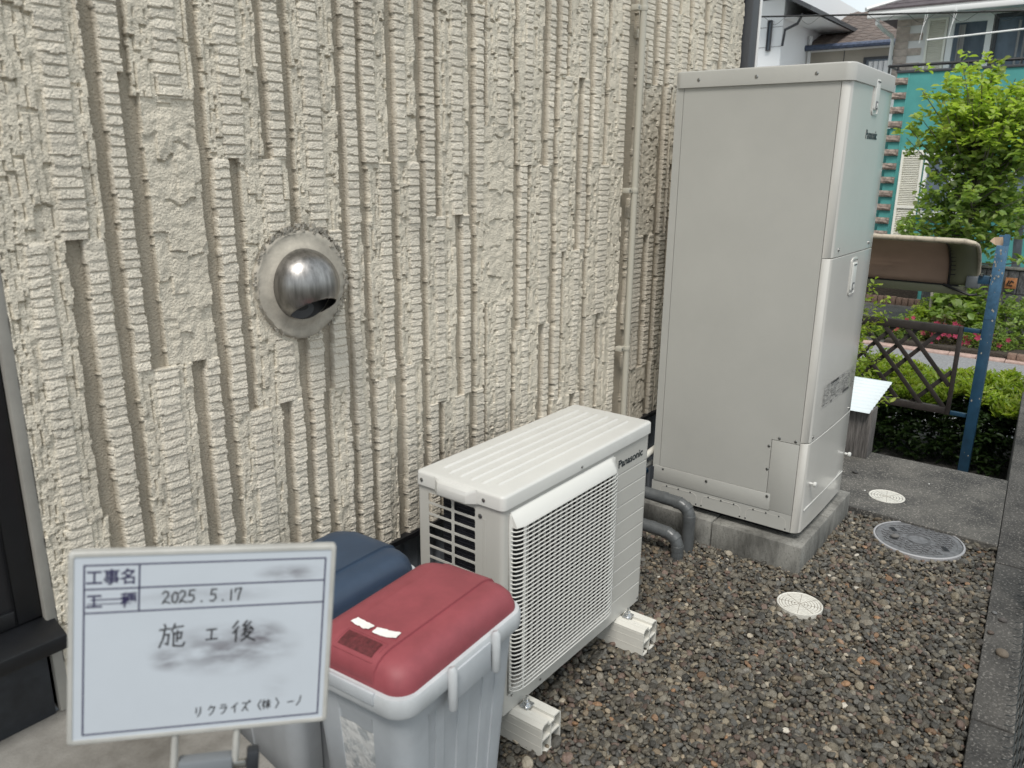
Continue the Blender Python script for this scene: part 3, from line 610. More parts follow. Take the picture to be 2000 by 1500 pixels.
# mounting blocks
def hblock(xc, label, ybolt):
    t = thing('mounting_block', label, 'plastic block', (xc, -.3, 0), 'hollow plastic blocks under the heat pump')
    ya, yb, w2 = -.541, -.06, .047; T_ = .0045
    m = MB()
    prof = [(-w2, 0), (-w2, .090), (-w2+.010, .100), (-.012, .100), (-.012, .091), (-.008, .088), (.008, .088), (.012, .091), (.012, .100), (w2-.006, .100), (w2, .094), (w2, 0)]
    m.loft([[(xc+a, y, z) for a, z in prof] for y in (ya+.003, yb)], 0, 1, True)
    # rim of the end face and inner webs
    inn = [(-w2+T_, T_), (-w2+T_, .088), (-w2+.012, .0955), (-.016, .0955), (-.016, .088), (-.010, .084), (.010, .084), (.016, .088), (.016, .0955), (w2-.008, .0955), (w2-T_, .091), (w2-T_, T_)]
    m.loft([[(xc+a, ya, z) for a, z in prof], [(xc+a, ya, z) for a, z in inn], [(xc+a, ya+.2, z) for a, z in inn]], 0, 1, True)
    m.loft([[(xc+a, y, z) for a, z in prof] for y in (ya, ya+.003)], 0, 0, True)
    m.box(xc-.0022, xc+.0022, ya+.001, ya+.2, T_, .084); m.box(xc-w2+T_, xc-.0022, ya+.001, ya+.2, .046, .0505); m.box(xc+.0022, xc+w2-T_, ya+.001, ya+.2, .046, .0505)
    m.build('block_body', 'pvc_block', t, smooth=40)
    m = MB()
    for z in (.030, .060, .082): m.box(xc-w2-.0006, xc-w2, ya, yb, z, z+.0012)
    for a in (-.036, -.022, .022, .036): m.box(xc+a, xc+a+.0012, ya, yb, .100, .1006)
    m.build('block_lines', 'pvc_block', t, smooth=0)
    ws = MB(); ws.loft([rrect(.019, .015, .004, z, 3, xc, ybolt) for z in (.1015, .105)]); wq = ws.build('washer', 'zinc', t, bevel=.001)
    b_ = MB(); b_.tube([(xc, ybolt, .105), (xc, ybolt, .111)], .0125, 20); b_.tube([(xc, ybolt, .111), (xc, ybolt, .119)], .0088, 6); b_.tube([(xc, ybolt, .119), (xc, ybolt, .133)], .0042, 12)
    b_.build('bolt', 'zinc', t, smooth=30)
hblock(1.342, 'hollow cream plastic block under the near end of the heat pump', -.455)
hblock(1.930, 'hollow cream plastic block under the far end of the heat pump', -.455)

# ================================================================== TALL TANK
tx0, ty0, tz0, TW, TD = 2.819, -.7411, .150, .6007, .6666; tx1, ty1 = tx0+TW, ty0+TD
tk = thing('water_heater_tank', 'tall beige hot water tank cabinet standing on a concrete block base', 'water heater', (tx0+TW/2, ty0+TD/2, tz0))
MB().box(tx0+.006, tx1-.006, ty0+.04, ty1-.004, tz0+.01, 1.90).build('cabinet', 'beige_metal', tk, smooth=0)
MB().box(tx0+.05, tx1-.05, ty0+.05, ty1-.05, .12, tz0+.02).build('feet', 'black', tk, smooth=0)
# side sheet
ys = -.706
m = MB(); m.box(tx0, tx0+.006, ys-.0, ty1-.034, .531, 1.905); m.box(tx0, tx0+.006, -.594, ty1-.034, .297, .531); m.build('side_sheet', 'beige_metal', tk, smooth=0)
MB().box(tx0, tx0+.006, ty1-.032, ty1, .285, 1.905).build('rear_strip', 'beige_metal', tk, smooth=0)
MB().box(tx0-.0018, tx0+.003, -.612, ty1-.006, .222, .2955).build('lower_strip', 'beige_metal', tk, bevel=.002)
MB().box(tx0-.0005, tx0+.006, ys, -.5965, .226, .5285).build('service_cover', 'beige_metal', tk, bevel=.0008)
MB().box(tx0-.0005, tx0+.006, ys, -.614, .1505, .2245).box(tx0+.0005, tx0+.006, -.614, ty1, .1505, .2205).build('skirt', 'beige_metal', tk, smooth=0)
for (a, b) in ((-.118, -.292), (-.317, -.492), (-.517, -.686)):      # knock-out plates with round shoulders
    r = .022; zt = .2075; P_ = [(a, .1525), (a, zt-r)]+[(a-r+r*math.cos(t), zt-r+r*math.sin(t)) for t in np.linspace(0, PI/2, 6)]+[(b+r-r*math.cos(t), zt-r+r*math.sin(t)) for t in np.linspace(PI/2, 0, 6)]+[(b, zt-r), (b, .1525)]
    m = MB(); w_ = .0012
    for i in range(len(P_)-1):
        if abs(P_[i][0]-P_[i+1][0])+abs(P_[i][1]-P_[i+1][1]) > 1e-5: m.obox((tx0+.0002, P_[i][0], P_[i][1]), (tx0+.0002, P_[i+1][0], P_[i+1][1]), .0022, .0015, up=(1, 0, 0))
    kp = m.build('knockout_line', 'beige_gloss', tk, smooth=0)
    for y, z in ((a, .16), (a-.03, zt), ((a+b)/2, zt), (b+.03, zt), (b, .16)):
        MB().box(tx0-.0012, tx0+.0005, y-.0028, y+.0028, z-.0028, z+.0028).build('knockout_tab', 'dark_panel', tk, smooth=0)
# three front covers wrapping round the near corner
def cover(z0, z1, name):
    R_ = .030; pf = [(tx0, ys-.002)]+[(tx0+R_-R_*math.cos(math.radians(a)), ty0+R_-R_*math.sin(math.radians(a))) for a in range(0, 91, 10)]
    pf += [(tx0+TW*t, ty0-.0035*math.sin(PI*t)) for t in (.25, .5, .75)]+[(tx1-R_*.4+R_*.4*math.sin(math.radians(a)), ty0+R_*.4-R_*.4*math.cos(math.radians(a))) for a in (0, 30, 60, 90)]+[(tx1, ys)]
    m = MB(); m.loft([[(x, y+d, z) for x, y in pf]+[(tx1-.01, ys, z), (tx0+.006, ys-.002, z)] for z, d in ((z0, .0025), (z0+.002, 0), (z1-.002, 0), (z1, .0025))])
    return m.build(name, 'beige_gloss', tk, smooth=45)
c1 = cover(1.2685, 1.893, 'upper_cover'); c2 = cover(.5405, 1.2665, 'middle_cover'); c3 = cover(.1505, .5375, 'lower_cover')
m = MB(); m.box(tx0+.03, tx1-.02, ty0-.0045, ty0-.001, .247, .2495); m.build('cover_line', 'unit_top', c3, smooth=0)
# cap
m = MB(); rg = []
for (z, g_, r_) in ((1.888, .004, .030), (1.8885, .0085, .034), (1.9435, .0085, .034), (1.9475, .0070, .033), (1.9495, .0035, .031), (1.9505, -.003, .02)): rg.append(rrect(TW/2+g_, TD/2+g_, r_, z, 7, tx0+TW/2, ty0+TD/2))
m.loft(rg); m.build('cap', 'beige_metal', tk, smooth=50)
screws([(tx0-.0085, y, 1.916) for y in (-.62, -.40, -.17)], (-1, 0, 0), tk, .0065)
screws([(tx0, -.125, .283), (tx0-.0035, -.333, .281), (tx0-.0035, -.600, .284), (tx0, -.588, .40), (tx0, -.586, .50), (tx0, -.625, .541), (tx0, -.690, .541)], (-1, 0, 0), tk, .006)
screws([(2.90, ty0-.002, 1.295), (3.34, ty0-.002, 1.292), (3.38, ty0-.001, .555), (2.86, ty0-.001, .56)], (0, -1, 0), tk, .007)
def latch(xc, zc, h):
    m = MB(); w_ = .044; ra = .018
    fr_ = lambda hx_, hz_, r, y: [(xc+p[0], y, zc+p[1]) for p in rrect(hx_, hz_, r, 0, 5)]
    m.loft([fr_(w_, h/2, ra, ty0-.002), fr_(w_, h/2, ra, ty0-.0065), fr_(w_-.004, h/2-.004, ra-.003, ty0-.0075), fr_(w_-.007, h/2-.007, ra-.006, ty0-.0075), fr_(w_-.009, h/2-.009, ra-.007, ty0-.0045)], 0, 1)
    l = m.build('latch', 'beige_gloss', tk, smooth=40)
    MB().loft([fr_(w_-.016, h/2-.020, .008, ty0-.0045), fr_(w_-.016, h/2-.020, .008, ty0-.0085), fr_(w_-.020, h/2-.024, .006, ty0-.010)]).build('lever', 'grille_white', l, smooth=40)
    MB().box(xc-.014, xc+.014, ty0-.0115, ty0-.0095, zc-h/2+.022, zc-h/2+.052).build('latch_window', 'iron_grey', l, bevel=.001)
    MB().box(xc-.008, xc+.008, ty0-.0135, ty0-.0115, zc-h/2+.026, zc-h/2+.044).build('latch_button', 'unit_top', l, bevel=.001)
    MB().box(xc-.020, xc+.020, ty0-.0112, ty0-.0095, zc+h/2-.031, zc+h/2-.027).build('latch_slot', 'dark_panel', l, smooth=0)
latch(3.150, 1.862, .150); latch(3.140, 1.172, .152)
txt('Panasonic', .048, 'logo', 'logo', tk, frame((3.072-tk.location.x, ty0-.0040-tk.location.y, 1.700-tk.location.z), (1, 0, 0), (0, 0, 1)), bold=.0006, fit=(.166, .034))
# printed information panel
m = MB(); m2 = MB(); g = random.Random(4); yl = ty0-.0046; X0, X1, Z0, Z1 = 2.925, 3.382, .662, .757
def pr_(q, a, b, c, d): q.add([(a, yl, c), (b, yl, c), (b, yl, d), (a, yl, d)], [(0, 1, 2, 3)])
for a, b in ((X0, X0+.085), (X0+.092, X0+.245), (X0+.25, X0+.385), (X0+.395, X1)):
    for e in ((a, a+.0012, Z0, Z1), (b-.0012, b, Z0, Z1), (a, b, Z0, Z0+.0010), (a, b, Z1-.001, Z1)): pr_(m2, *e)
    z = Z1-.007
    while z > Z0+.005:
        x = a+.005
        while x < b-.008:
            l = g.uniform(.006, .028); l = min(l, b-.004-x)
            if g.random() > .18: pr_(m if g.random() < .35 else m2, x, x+l, z, z+.0026)
            x += l+.003
        z -= .0056
pr_(m, X0+.094, X0+.20, Z1-.012, Z1-.003); pr_(m, X0+.29, X0+.382, Z0+.003, Z0+.013)
m.add([(X0+.115, yl-.0001, Z0+.012), (X0+.135, yl-.0001, Z0+.012), (X0+.125, yl-.0001, Z0-.004)], [(0, 1, 2)])
m.build('printed_text', 'tank_print', tk, smooth=0); m2.build('printed_table', 'print_grey', tk, smooth=0)
for (x, z) in ((3.439-.03, .331), (2.895, .352)):
    MB().tube([(x, ty0-.001, z), (x, ty0-.014, z)], .0055, 12).tube([(x, ty0-.014, z), (x, ty0-.017, z), (x, ty0-.026, z), (x, ty0-.028, z)], [.007, .0105, .0105, .008], 16).build('knob', 'unit_top', tk, smooth=45)
# base of concrete blocks
cb = thing('concrete_base', 'weathered grey concrete block base under the tall tank', 'concrete base', (3.1, -.4, 0))
for (a, b, c, d) in ((2.775, 3.145, -.772, -.392), (3.151, 3.50, -.770, -.392), (2.780, 3.145, -.386, -.040), (3.151, 3.50, -.386, -.040)):
    MB().box(a, b, c, d, -.03, .118+random.uniform(-.001, .001)).build('block', 'base_block', cb, bevel=.005)

# ------------------------------------------------------------------ lagged pipes between wall and tank
def lag(label, x, zt, yend):
    t = thing('lagged_pipe', label, 'pipe', (x, -.2, 0), 'grey wrapped pipes beside the tank base')
    r = .0265; P_ = [(x-.01, .11, zt+.012), (x-.004, -.10, zt+.008), (x, yend+.075, zt+.002)]
    for a in (15, 35, 55, 75, 90): P_.append((x, yend+.055-.055*math.sin(math.radians(a)), zt-.055+.055*math.cos(math.radians(a))))
    P_ += [(x, yend-.001, zt-.09), (x, yend, -.03)]
    MB().tube(P_, r, 20).build('pipe', 'grey_wrap', t, smooth=60)
    for k, (y, z, d) in enumerate(((yend+.12, zt+.004, (0, 1, 0)), (yend+.055, zt, (0, 1, 0)), (yend+.016, zt-.014, (0, .75, .65)), (yend, zt-.055, (0, 0, 1)))):
        d = Vector(d).normalized(); c = Vector((x, y, z)); MB().tube([c-d*.013, c-d*.012, c+d*.012, c+d*.013], [r, r+.0012, r+.0012, r], 20).build('tape_wrap', 'grey_wrap', t)
lag('lower grey wrapped pipe bending into the pebbles beside the tank base', 2.600, .100, -.318)
lag('upper grey wrapped pipe bending down against the tank base', 2.690, .205, -.322)
t = thing('small_hose', 'pale hose and blue tube running behind the heat pump', 'hose', (2.75, 0, .25))
MB().tube([(2.4, .02, .30), (2.62, .0, .31), (2.80, -.04, .33), (2.90, -.05, .35)], .015, 12).build('pale_hose', 'cover_cream', t)
MB().tube([(2.4, .03, .255), (2.65, .0, .262), (2.9, -.03, .27)], .012, 12).build('pale_hose', 'unit_top', t)
MB().tube([(2.45, .04, .215), (2.7, .0, .215), (2.9, 0, .22)], .014, 12).build('blue_tube', 'blue_tube', t)

# ================================================================== BINS
def bin_(label, cx, cy, rz, lidm, group, patch):
    t = thing('lidded_bin', label, 'bin', (cx, cy, 0), group, math.radians(rz)); B = dict(wd=False)
    body = MB(); hx1, hy1, hx0, hy0 = .205, .134, .168, .104
    def ring(z, extra=0):
        k = z/.57; a = hx0+(hx1-hx0)*k; b = hy0+(hy1-hy0)*k; out = []
        base = rrect(a, b, .038, z, 6)
        # shallow flutes pressed into the long and short sides
        N = []
        seq = base
        for i in range(len(seq)):
            p, q = seq[i], seq[(i+1) % len(seq)]; N.append(p); L_ = math.hypot(q[0]-p[0], q[1]-p[1])
            if L_ > .08:
                nx, ny = (q[1]-p[1])/L_, -(q[0]-p[0])/L_
                for c_, w_ in ((.16, .07), (.36, .13), (.64, .13), (.84, .07)) if L_ > .2 else ((.5, .44),):
                    for s_, dd in ((-1, 0), (-.94, .0035), (.94, .0035), (1, 0)):
                        f = c_+s_*w_/2*1.2; N.append((p[0]+(q[0]-p[0])*f-nx*dd*(1 if extra == 0 else 0), p[1]+(q[1]-p[1])*f-ny*dd*(1 if extra == 0 else 0), z))
        return N
    body.loft([ring(0), ring(.12), ring(.30), ring(.50), ring(.515, 1), ring(.56, 1)]); body.build('body', 'bin_grey', t, smooth=20, **B)
    rim = MB(); rim.loft([rrect(.208, .137, .042, .556, 8), rrect(.2225, .1505, .050, .558, 8), rrect(.2245, .1525, .052, .562, 8), rrect(.2245, .1525, .052, .592, 8), rrect(.221, .149, .05, .600, 8), rrect(.212, .140, .045, .6025, 8)])
    rim.build('rim', 'bin_rim', t, smooth=45, **B)
    ld = MB(); prof = ((.598, .012, .044), (.610, .0125, .044), (.632, .0185, .046), (.6455, .029, .044), (.6545, .046, .038), (.6585, .066, .03))
    ld.loft([rrect(.2245-g_, .1525-g_*.95, r_, z, 8) for z, g_, r_ in prof]); lo_ = ld.build('lid', lidm, t, smooth=40, **B)
    cp = MB(); rings = []
    def lz(x):      # lid height along the middle
        d = .2245-abs(x); zz = prof[0][0]
        for (z0, g0, _), (z1_, g1, _) in zip(prof, prof[1:]):
            if d >= g1: zz = z1_
            elif d >= g0: zz = z0+(z1_-z0)*(d-g0)/(g1-g0); break
        return zz
    for x in [-.2105, -.2055, -.1955, -.182, -.166, -.15, -.05, .05, .15, .166, .182, .1955, .2055, .2105]:
        z = lz(x); e = .0052; rings.append([(x*1.008, -.0665, z-.004), (x*1.010, -.0645, z+e), (x*1.010, .0645, z+e), (x*1.008, .0665, z-.004)])
    cp.loft(rings, 1, 1, False); cp.build('lid_spine', lidm, lo_, smooth=50, **B)
    # side catches
    for sy in (-1, 1):
        pn = MB(); pn.box(-.062, .062, min(sy*.1515, sy*.157), max(sy*.1515, sy*.157), .520, .590); pn.build('catch_plate', 'bin_grey', t, bevel=.002, **B)
        for sx in (-.078, .078):
            MB().tube([(sx, sy*.158, .508), (sx, sy*.1585, .512), (sx, sy*.1585, .602), (sx, sy*.156, .608)], [.008, .0105, .0105, .007], 14).box(sx-.006, sx+.006, min(sy*.150, sy*.158), max(sy*.150, sy*.158), .52, .60).build('catch', 'bin_rim', t, smooth=50, **B)
    MB().box(-.2275, -.218, -.078, .078, .575, .6035).build('grip', 'bin_grey', t, bevel=.003, **B)
    if patch:
        def onlid(x, y): return lz(x)+.0070
        pt = MB(); rs = [[(x*1.01, y, onlid(x, y)) for y in (-.046, -.02, .02, .046)] for x in (-.192, -.182, -.170, -.158)]
        o_ = len(pt.v); pt.v = [p for r_ in rs for p in r_]; pt.f = [(i*4+j, i*4+j+1, i*4+j+5, i*4+j+4) for i in range(3) for j in range(3)]
        p_ = pt.build('faded_patch', 'red_dark', lo_, label='dark rough rectangle on the red lid', **B)
        fr2 = MB()
        for (xa, ya, xb, yb) in ((-.198, -.053, -.198, .053), (-.150, -.053, -.150, .053), (-.198, -.053, -.150, -.053), (-.198, .053, -.150, .053)):
            k = [(xa+(xb-xa)*i/4, ya+(yb-ya)*i/4) for i in range(5)]; fr2.tube([(x*1.01, y, lz(x)+.0054) for x, y in k], .0016, 6)
        fr2.build('patch_border', lidm, lo_, **B)
        for (cx_, cy_, L_, W_, an, cu) in ((-.128, .038, .052, .021, 1.50, .006), (-.126, -.026, .056, .024, 1.80, .008)):
            st = MB(); nn = 8; g = random.Random(int(cy_*1000)+60)
            for i in range(nn+1):
                u = i/nn-.5
                for j in range(4):
                    v_ = (j/3-.5)*W_*(1-.35*abs(u)**3*2+.12*g.uniform(-1, 1)); uu_ = u*L_
                    x = cx_+uu_*math.cos(an)-v_*math.sin(an); y = cy_+uu_*math.sin(an)+v_*math.cos(an)
                    st.v.append((x, y, lz(x)+.0066+cu*max(0, abs(u)-.25)*1.6*(1 if j > 1 else .4)))
            st.f = [(i*4+j, i*4+j+1, i*4+j+5, i*4+j+4) for i in range(nn) for j in range(3)]
            st.build('torn_sticker', 'paper', t, smooth=60, label='torn scrap of white sticker curling on the red lid', **B)
        # peeling label on the short side
        k0, k1 = .20/.57, .51/.57; g = random.Random(8); lb = MB(); nz2, ny2 = 26, 12
        for i in range(nz2+1):
            z = .185+.295*i/nz2; a = hx0+(hx1-hx0)*z/.57
            for j in range(ny2+1):
                y = -.050+.108*j/ny2; e = 0
                if i in (0, nz2) or j in (0, ny2): y += g.uniform(-.003, .003); z2 = z+g.uniform(-.003, .003)
                else: z2 = z
                lb.v.append((-a+.0025-.0005-.0014*g.random(), y, z2))
        lb.f = [(i*(ny2+1)+j, i*(ny2+1)+j+1, (i+1)*(ny2+1)+j+1, (i+1)*(ny2+1)+j) for i in range(nz2) for j in range(ny2)]
        lb.build('peeling_label', 'label_old', t, smooth=0, label='flaking white paper label on the grey bin', **B)
    return t
bin_('grey bin with faded red lid and torn white stickers standing left of the heat pump', .8765, -.485, 4, 'red_lid', 'lidded bins beside the porch', True)
bin_('grey bin with dark blue lid between the red-lidded bin and the siding', .852, -.174, 2, 'blue_lid', 'lidded bins beside the porch', False)

# ================================================================== COVERS
def cap(label, cx, cy, r, z, rings_, grp):
    t = thing('drain_cover', label, 'drain cover', (cx, cy, z), grp)
    prof = [(0, .004)]
    for q in rings_: prof += [(r*q-.0012, .004), (r*q-.0006, .0015), (r*q+.0006, .0015), (r*q+.0012, .004)]
    prof += [(r-.006, .004), (r-.003, .0065), (r, .005), (r+.001, -.02)]
    m = MB(); n = 56; m.v.append((cx, cy, z+.004))
    for (a, b) in prof[1:]: m.v += [(cx+a*math.cos(2*PI*k/n), cy+a*math.sin(2*PI*k/n), z+b) for k in range(n)]
    m.f = [(0, 1+k, 1+(k+1) % n) for k in range(n)]+[(1+i*n+k, 1+(i+1)*n+k, 1+(i+1)*n+(k+1) % n, 1+i*n+(k+1) % n) for i in range(len(prof)-2) for k in range(n)]
    m.build('disc', 'cover_cream', t, smooth=35)
    g = MB()
    for q in rings_:
        g.loft([[(cx+(r*q+w_)*math.cos(2*PI*k/n), cy+(r*q+w_)*math.sin(2*PI*k/n), z+.0022) for k in range(n)] for w_ in (-.0009, .0009)], 0, 0)
    for k in range(8):
        a = 2*PI*k/8+.2; g.obox((cx+.03*r*math.cos(a), cy+.03*r*math.sin(a), z+.0042), (cx+.9*r*math.cos(a), cy+.9*r*math.sin(a), z+.0042), .0013, .0007)
    g.build('moulded_lines', 'groove_dirt', t, smooth=0)
    return t
cap('round cream plastic drain cover sunk in the pebbles', 2.552, -.850, .083, -.001, (.22, .36, .5, .64, .78, .90), 'cream drain covers')
cap('round cream plastic drain cover set in the dark concrete slab', 3.795, -.875, .083, .0185, (.22, .38, .54, .7, .86), 'cream drain covers')
mh = thing('manhole_cover', 'large round grey cast manhole cover in the pebbles near the slab', 'manhole cover', (3.42, -1.095, .01)); mx_, my_, mr = 3.405, -1.095, .174
MB().disc((mx_, my_), mr, -.03, .012, 64).build('disc', 'iron_grey', mh)
m = MB(); n = 64; m.loft([[(mx_+a*math.cos(2*PI*k/n), my_+a*math.sin(2*PI*k/n), z) for k in range(n)] for a, z in ((mr+.010, -.02), (mr+.010, .014), (mr+.007, .0165), (mr+.002, .0165), (mr+.001, .013))], 0, 0); m.build('rim', 'iron_ring', mh)
m = MB(); m.loft([[(mx_+a*math.cos(2*PI*k/n), my_+a*math.sin(2*PI*k/n), z) for k in range(n)] for a, z in ((mr-.022, .0125), (mr-.020, .0145), (mr-.003, .0145), (mr-.001, .0125))], 0, 0)
for rr_ in (.050, .043): m.loft([[(mx_+(rr_+a)*math.cos(2*PI*k/n), my_+(rr_+a)*math.sin(2*PI*k/n), z) for k in range(n)] for a, z in ((-.001, .0125), (-.001, .015), (.001, .015), (.001, .0125))], 0, 0)
m.build('raised_rings', 'iron_grey', mh, smooth=0)
m = MB(); ca, sa = math.cos(.6), math.sin(.6)
for i in range(-8, 9):
    for j in range(-6, 7):
        a, b = i*.0195, j*.027+(.0135 if i % 2 else 0)
        for (a0, b0, a1, b1_) in ((a, b, a, b+.024), (a, b, a+.0175, b+(.0 if j % 2 else .008))):
            p0 = (mx_+a0*ca-b0*sa, my_+a0*sa+b0*ca); p1 = (mx_+a1*ca-b1_*sa, my_+a1*sa+b1_*ca)
            ok = all(.054 < math.hypot(p[0]-mx_, p[1]-my_) < mr-.022 for p in (p0, p1)) and all(math.hypot(p0[0]-hx_, p0[1]-hy_) > .03 for hx_, hy_ in ((mx_+.05, my_+.115), (mx_-.05, my_-.115)))
            if ok: m.obox((*p0, .0138), (*p1, .0138), .0030, .0045)
m.build('raised_pattern', 'iron_grey', mh, smooth=0, kind='stuff')
for s_ in (1, -1):
    c = Vector((mx_+.035*s_, my_+.112*s_, 0)); MB().obox((c.x-.016, c.y-.010, .0135), (c.x+.016, c.y+.010, .0135), .026, .0034).build('lifting_slot', 'iron_grey', mh, bevel=.0008)
    MB().obox((c.x-.016, c.y-.010, .0166), (c.x+.016, c.y+.010, .0166), .020, .0016).build('slot_hole', 'black', mh, smooth=0)

for o_ in mh.children: o_.location.z -= .003

# ------------------------------------------------------------------ loose stones
def stone(label, x, y, z, s, c, k, grp=None):
    m_ = mat('stone_%d' % k, c, .7, nscale=40, namt=.2); me = PB[k % 12].copy(); me.materials.clear(); me.materials.append(m_)
    o = bpy.data.objects.new('pebble', me); col.objects.link(o); o.location = (x, y, z+s*.2); o.scale = (s, s, s); o.rotation_euler = (.1, .1, k); tag(o, label, 'pebble', grp)
stone('dark round pebble lying alone on the slab beside the tank', 4.02, -.665, .022, .034, (.05, .048, .045), 1)
stone('tiny white chip on the dark slab between the tank and the cream cover', 3.80, -.77, .022, .010, (.6, .6, .58), 2)
stone('tiny white chip in the middle of the dark slab', 4.10, -1.01, .022, .011, (.6, .6, .58), 3)
stone('larger tan pebble on the boundary kerb near the wire fence', 2.62, -1.500, .02, .042, (.16, .13, .10), 4)
stone('dark pebble on the boundary kerb beside the tan one', 2.86, -1.475, .02, .030, (.09, .08, .075), 5)
stone('small brown pebble at the inner edge of the boundary kerb', 2.74, -1.452, .02, .026, (.10, .075, .06), 6)
stone('small grey pebble on the inner edge of the boundary kerb', 2.90, -1.445, .02, .022, (.15, .15, .15), 7)
stone('grey pebble lying on the near rim of the manhole cover', 3.35, -1.01, .014, .036, (.13, .125, .12), 8)

# ------------------------------------------------------------------ chain-link fence on the kerb
cf = thing('chain_link_fence', 'dark chain-link fence with twisted wire ends along the right kerb', 'fence', (2.2, -1.6, .02))
m = MB(); xa, xb, pit, top = .9, 7.0, .054, 1.15; nn = int((xb-xa)/pit)
fyf = lambda x: -1.589+(x-2.03)*.061
for i in range(nn):
    x = xa+i*pit
    for s_ in (1, -1):
        P_ = []; nz3 = 26
        x0_ = x
        for j in range(nz3+1):
            z = .045+(top-.045)*j/nz3; xx = x0_+(pit/2 if (j % 2) else 0)*s_+pit/4*(-s_); P_.append((xx, fyf(xx)+.0015*s_, z))
        m.tube(P_, .0014, 3, cap=False)
m.build('mesh', 'fence_wire', cf, smooth=0, kind='stuff')
m = MB(); g = random.Random(5)
for i in range(nn):
    x = xa+i*pit; y = fyf(x); a = g.uniform(-.3, .3)
    m.tube([(x, y, .06), (x+.004, y+.002, .048), (x-.006, y+.012, .044), (x-.012+a*.01, y+.026, .046)], .0016, 5)
m.build('twisted_ends', 'fence_wire', cf, kind='stuff')
for x in (1.0, 3.0, 5.0, 7.0): MB().tube([(x, fyf(x)-.02, .02), (x, fyf(x)-.02, 1.2)], .02, 12).build('post', 'fence_wire', cf)

# ================================================================== WHITEBOARD
TL, TR, BR_, BL = Vector((.1133, -.6869, 1.1645)), Vector((.357, -.8585, 1.131)), Vector((.3222, -.8646, .8954)), Vector((.0785, -.693, .9288))
ex = (TR-TL).normalized(); ey = (TL-BL); ey = (ey-ex*ey.dot(ex)).normalized(); ez = ex.cross(ey)
W_, H_ = .300, .2385
wb = thing('whiteboard', 'small smudged whiteboard with handwritten date held up in front of the porch', 'whiteboard', BL)
wb.matrix_world = Matrix(((ex.x, ey.x, ez.x, BL.x), (ex.y, ey.y, ez.y, BL.y), (ex.z, ey.z, ez.z, BL.z), (0, 0, 0, 1)))
m = MB(); fr_ = lambda i, z, r: [(W_/2+p[0], H_/2+p[1], z) for p in rrect(W_/2-i, H_/2-i, r, 0, 4)]
m.loft([fr_(0, -.012, .004), fr_(0, -.001, .004), fr_(.0015, .0005, .004), fr_(.0055, .0005, .002), fr_(.006, -.001, .002)], 1, 0); m.build('frame', 'board_frame', wb, wd=False, smooth=40)
MB().loft([fr_(.0058, -.0014, .002), fr_(.0058, -.0008, .002)]).build('board', 'board_white', wb, wd=False, smooth=0)
px = .300/525.0
def bp(u, v): return (u, H_-v, -.0006)      # u,v in metres from top-left
def line(m, a, b, w_=.0019, z=-.0006):
    (x0, y0), (x1_, y1_) = a, b; L_ = math.hypot(x1_-x0, y1_-y0) or 1e-6; nx, ny = -(y1_-y0)/L_*w_/2, (x1_-x0)/L_*w_/2; ex_ = (x1_-x0)/L_*w_*.4; ey_ = (y1_-y0)/L_*w_*.4
    m.add([(x0-ex_+nx, H_-y0+ey_-ny, z), (x1_+ex_+nx, H_-y1_-ey_-ny, z), (x1_+ex_-nx, H_-y1_-ey_+ny, z), (x0-ex_-nx, H_-y0+ey_+ny, z)], [(0, 1, 2, 3)])
m = MB(); a0, b0, a1, b1_ = .0165, .0165, .2875, .2265
for p_, q_ in (((a0, b0), (a1, b0)), ((a0, b1_), (a1, b1_)), ((a0, b0), (a0, b1_)), ((a1, b0), (a1, b1_)), ((a0, .0455), (a1, .0455)), ((a0, .0745), (a1, .0745)), ((.0745, b0), (.0745, .0745))): line(m, p_, q_)
m.build('printed_frame', 'ink', wb, wd=False, smooth=0)
txt('工事名', .0200, 'ink', 'printed_label', wb, Matrix.Translation((.0180, H_-.0385, -.0006)), bold=.0004, ext=.00005, sx=.90)
txt('工', .0200, 'ink', 'printed_label', wb, Matrix.Translation((.0180, H_-.0675, -.0006)), bold=.0004, ext=.00005, sx=.90)
txt('種', .0200, 'ink', 'printed_label', wb, Matrix.Translation((.0545, H_-.0675, -.0006)), bold=.0004, ext=.00005, sx=.90)
m = MB(); line(m, (.024, .0585), (.062, .0585), .0016); line(m, (.020, .0635), (.066, .0640), .0012); m.build('crossing_stroke', 'ink', wb, wd=False, smooth=0)
def strokes(m, S, ox, oy, s, sy=None, w_=.0015):
    sy = sy or s
    for st in S:
        for p_, q_ in zip(st, st[1:]): line(m, (ox+p_[0]*s, oy+p_[1]*sy), (ox+q_[0]*s, oy+q_[1]*sy), w_)
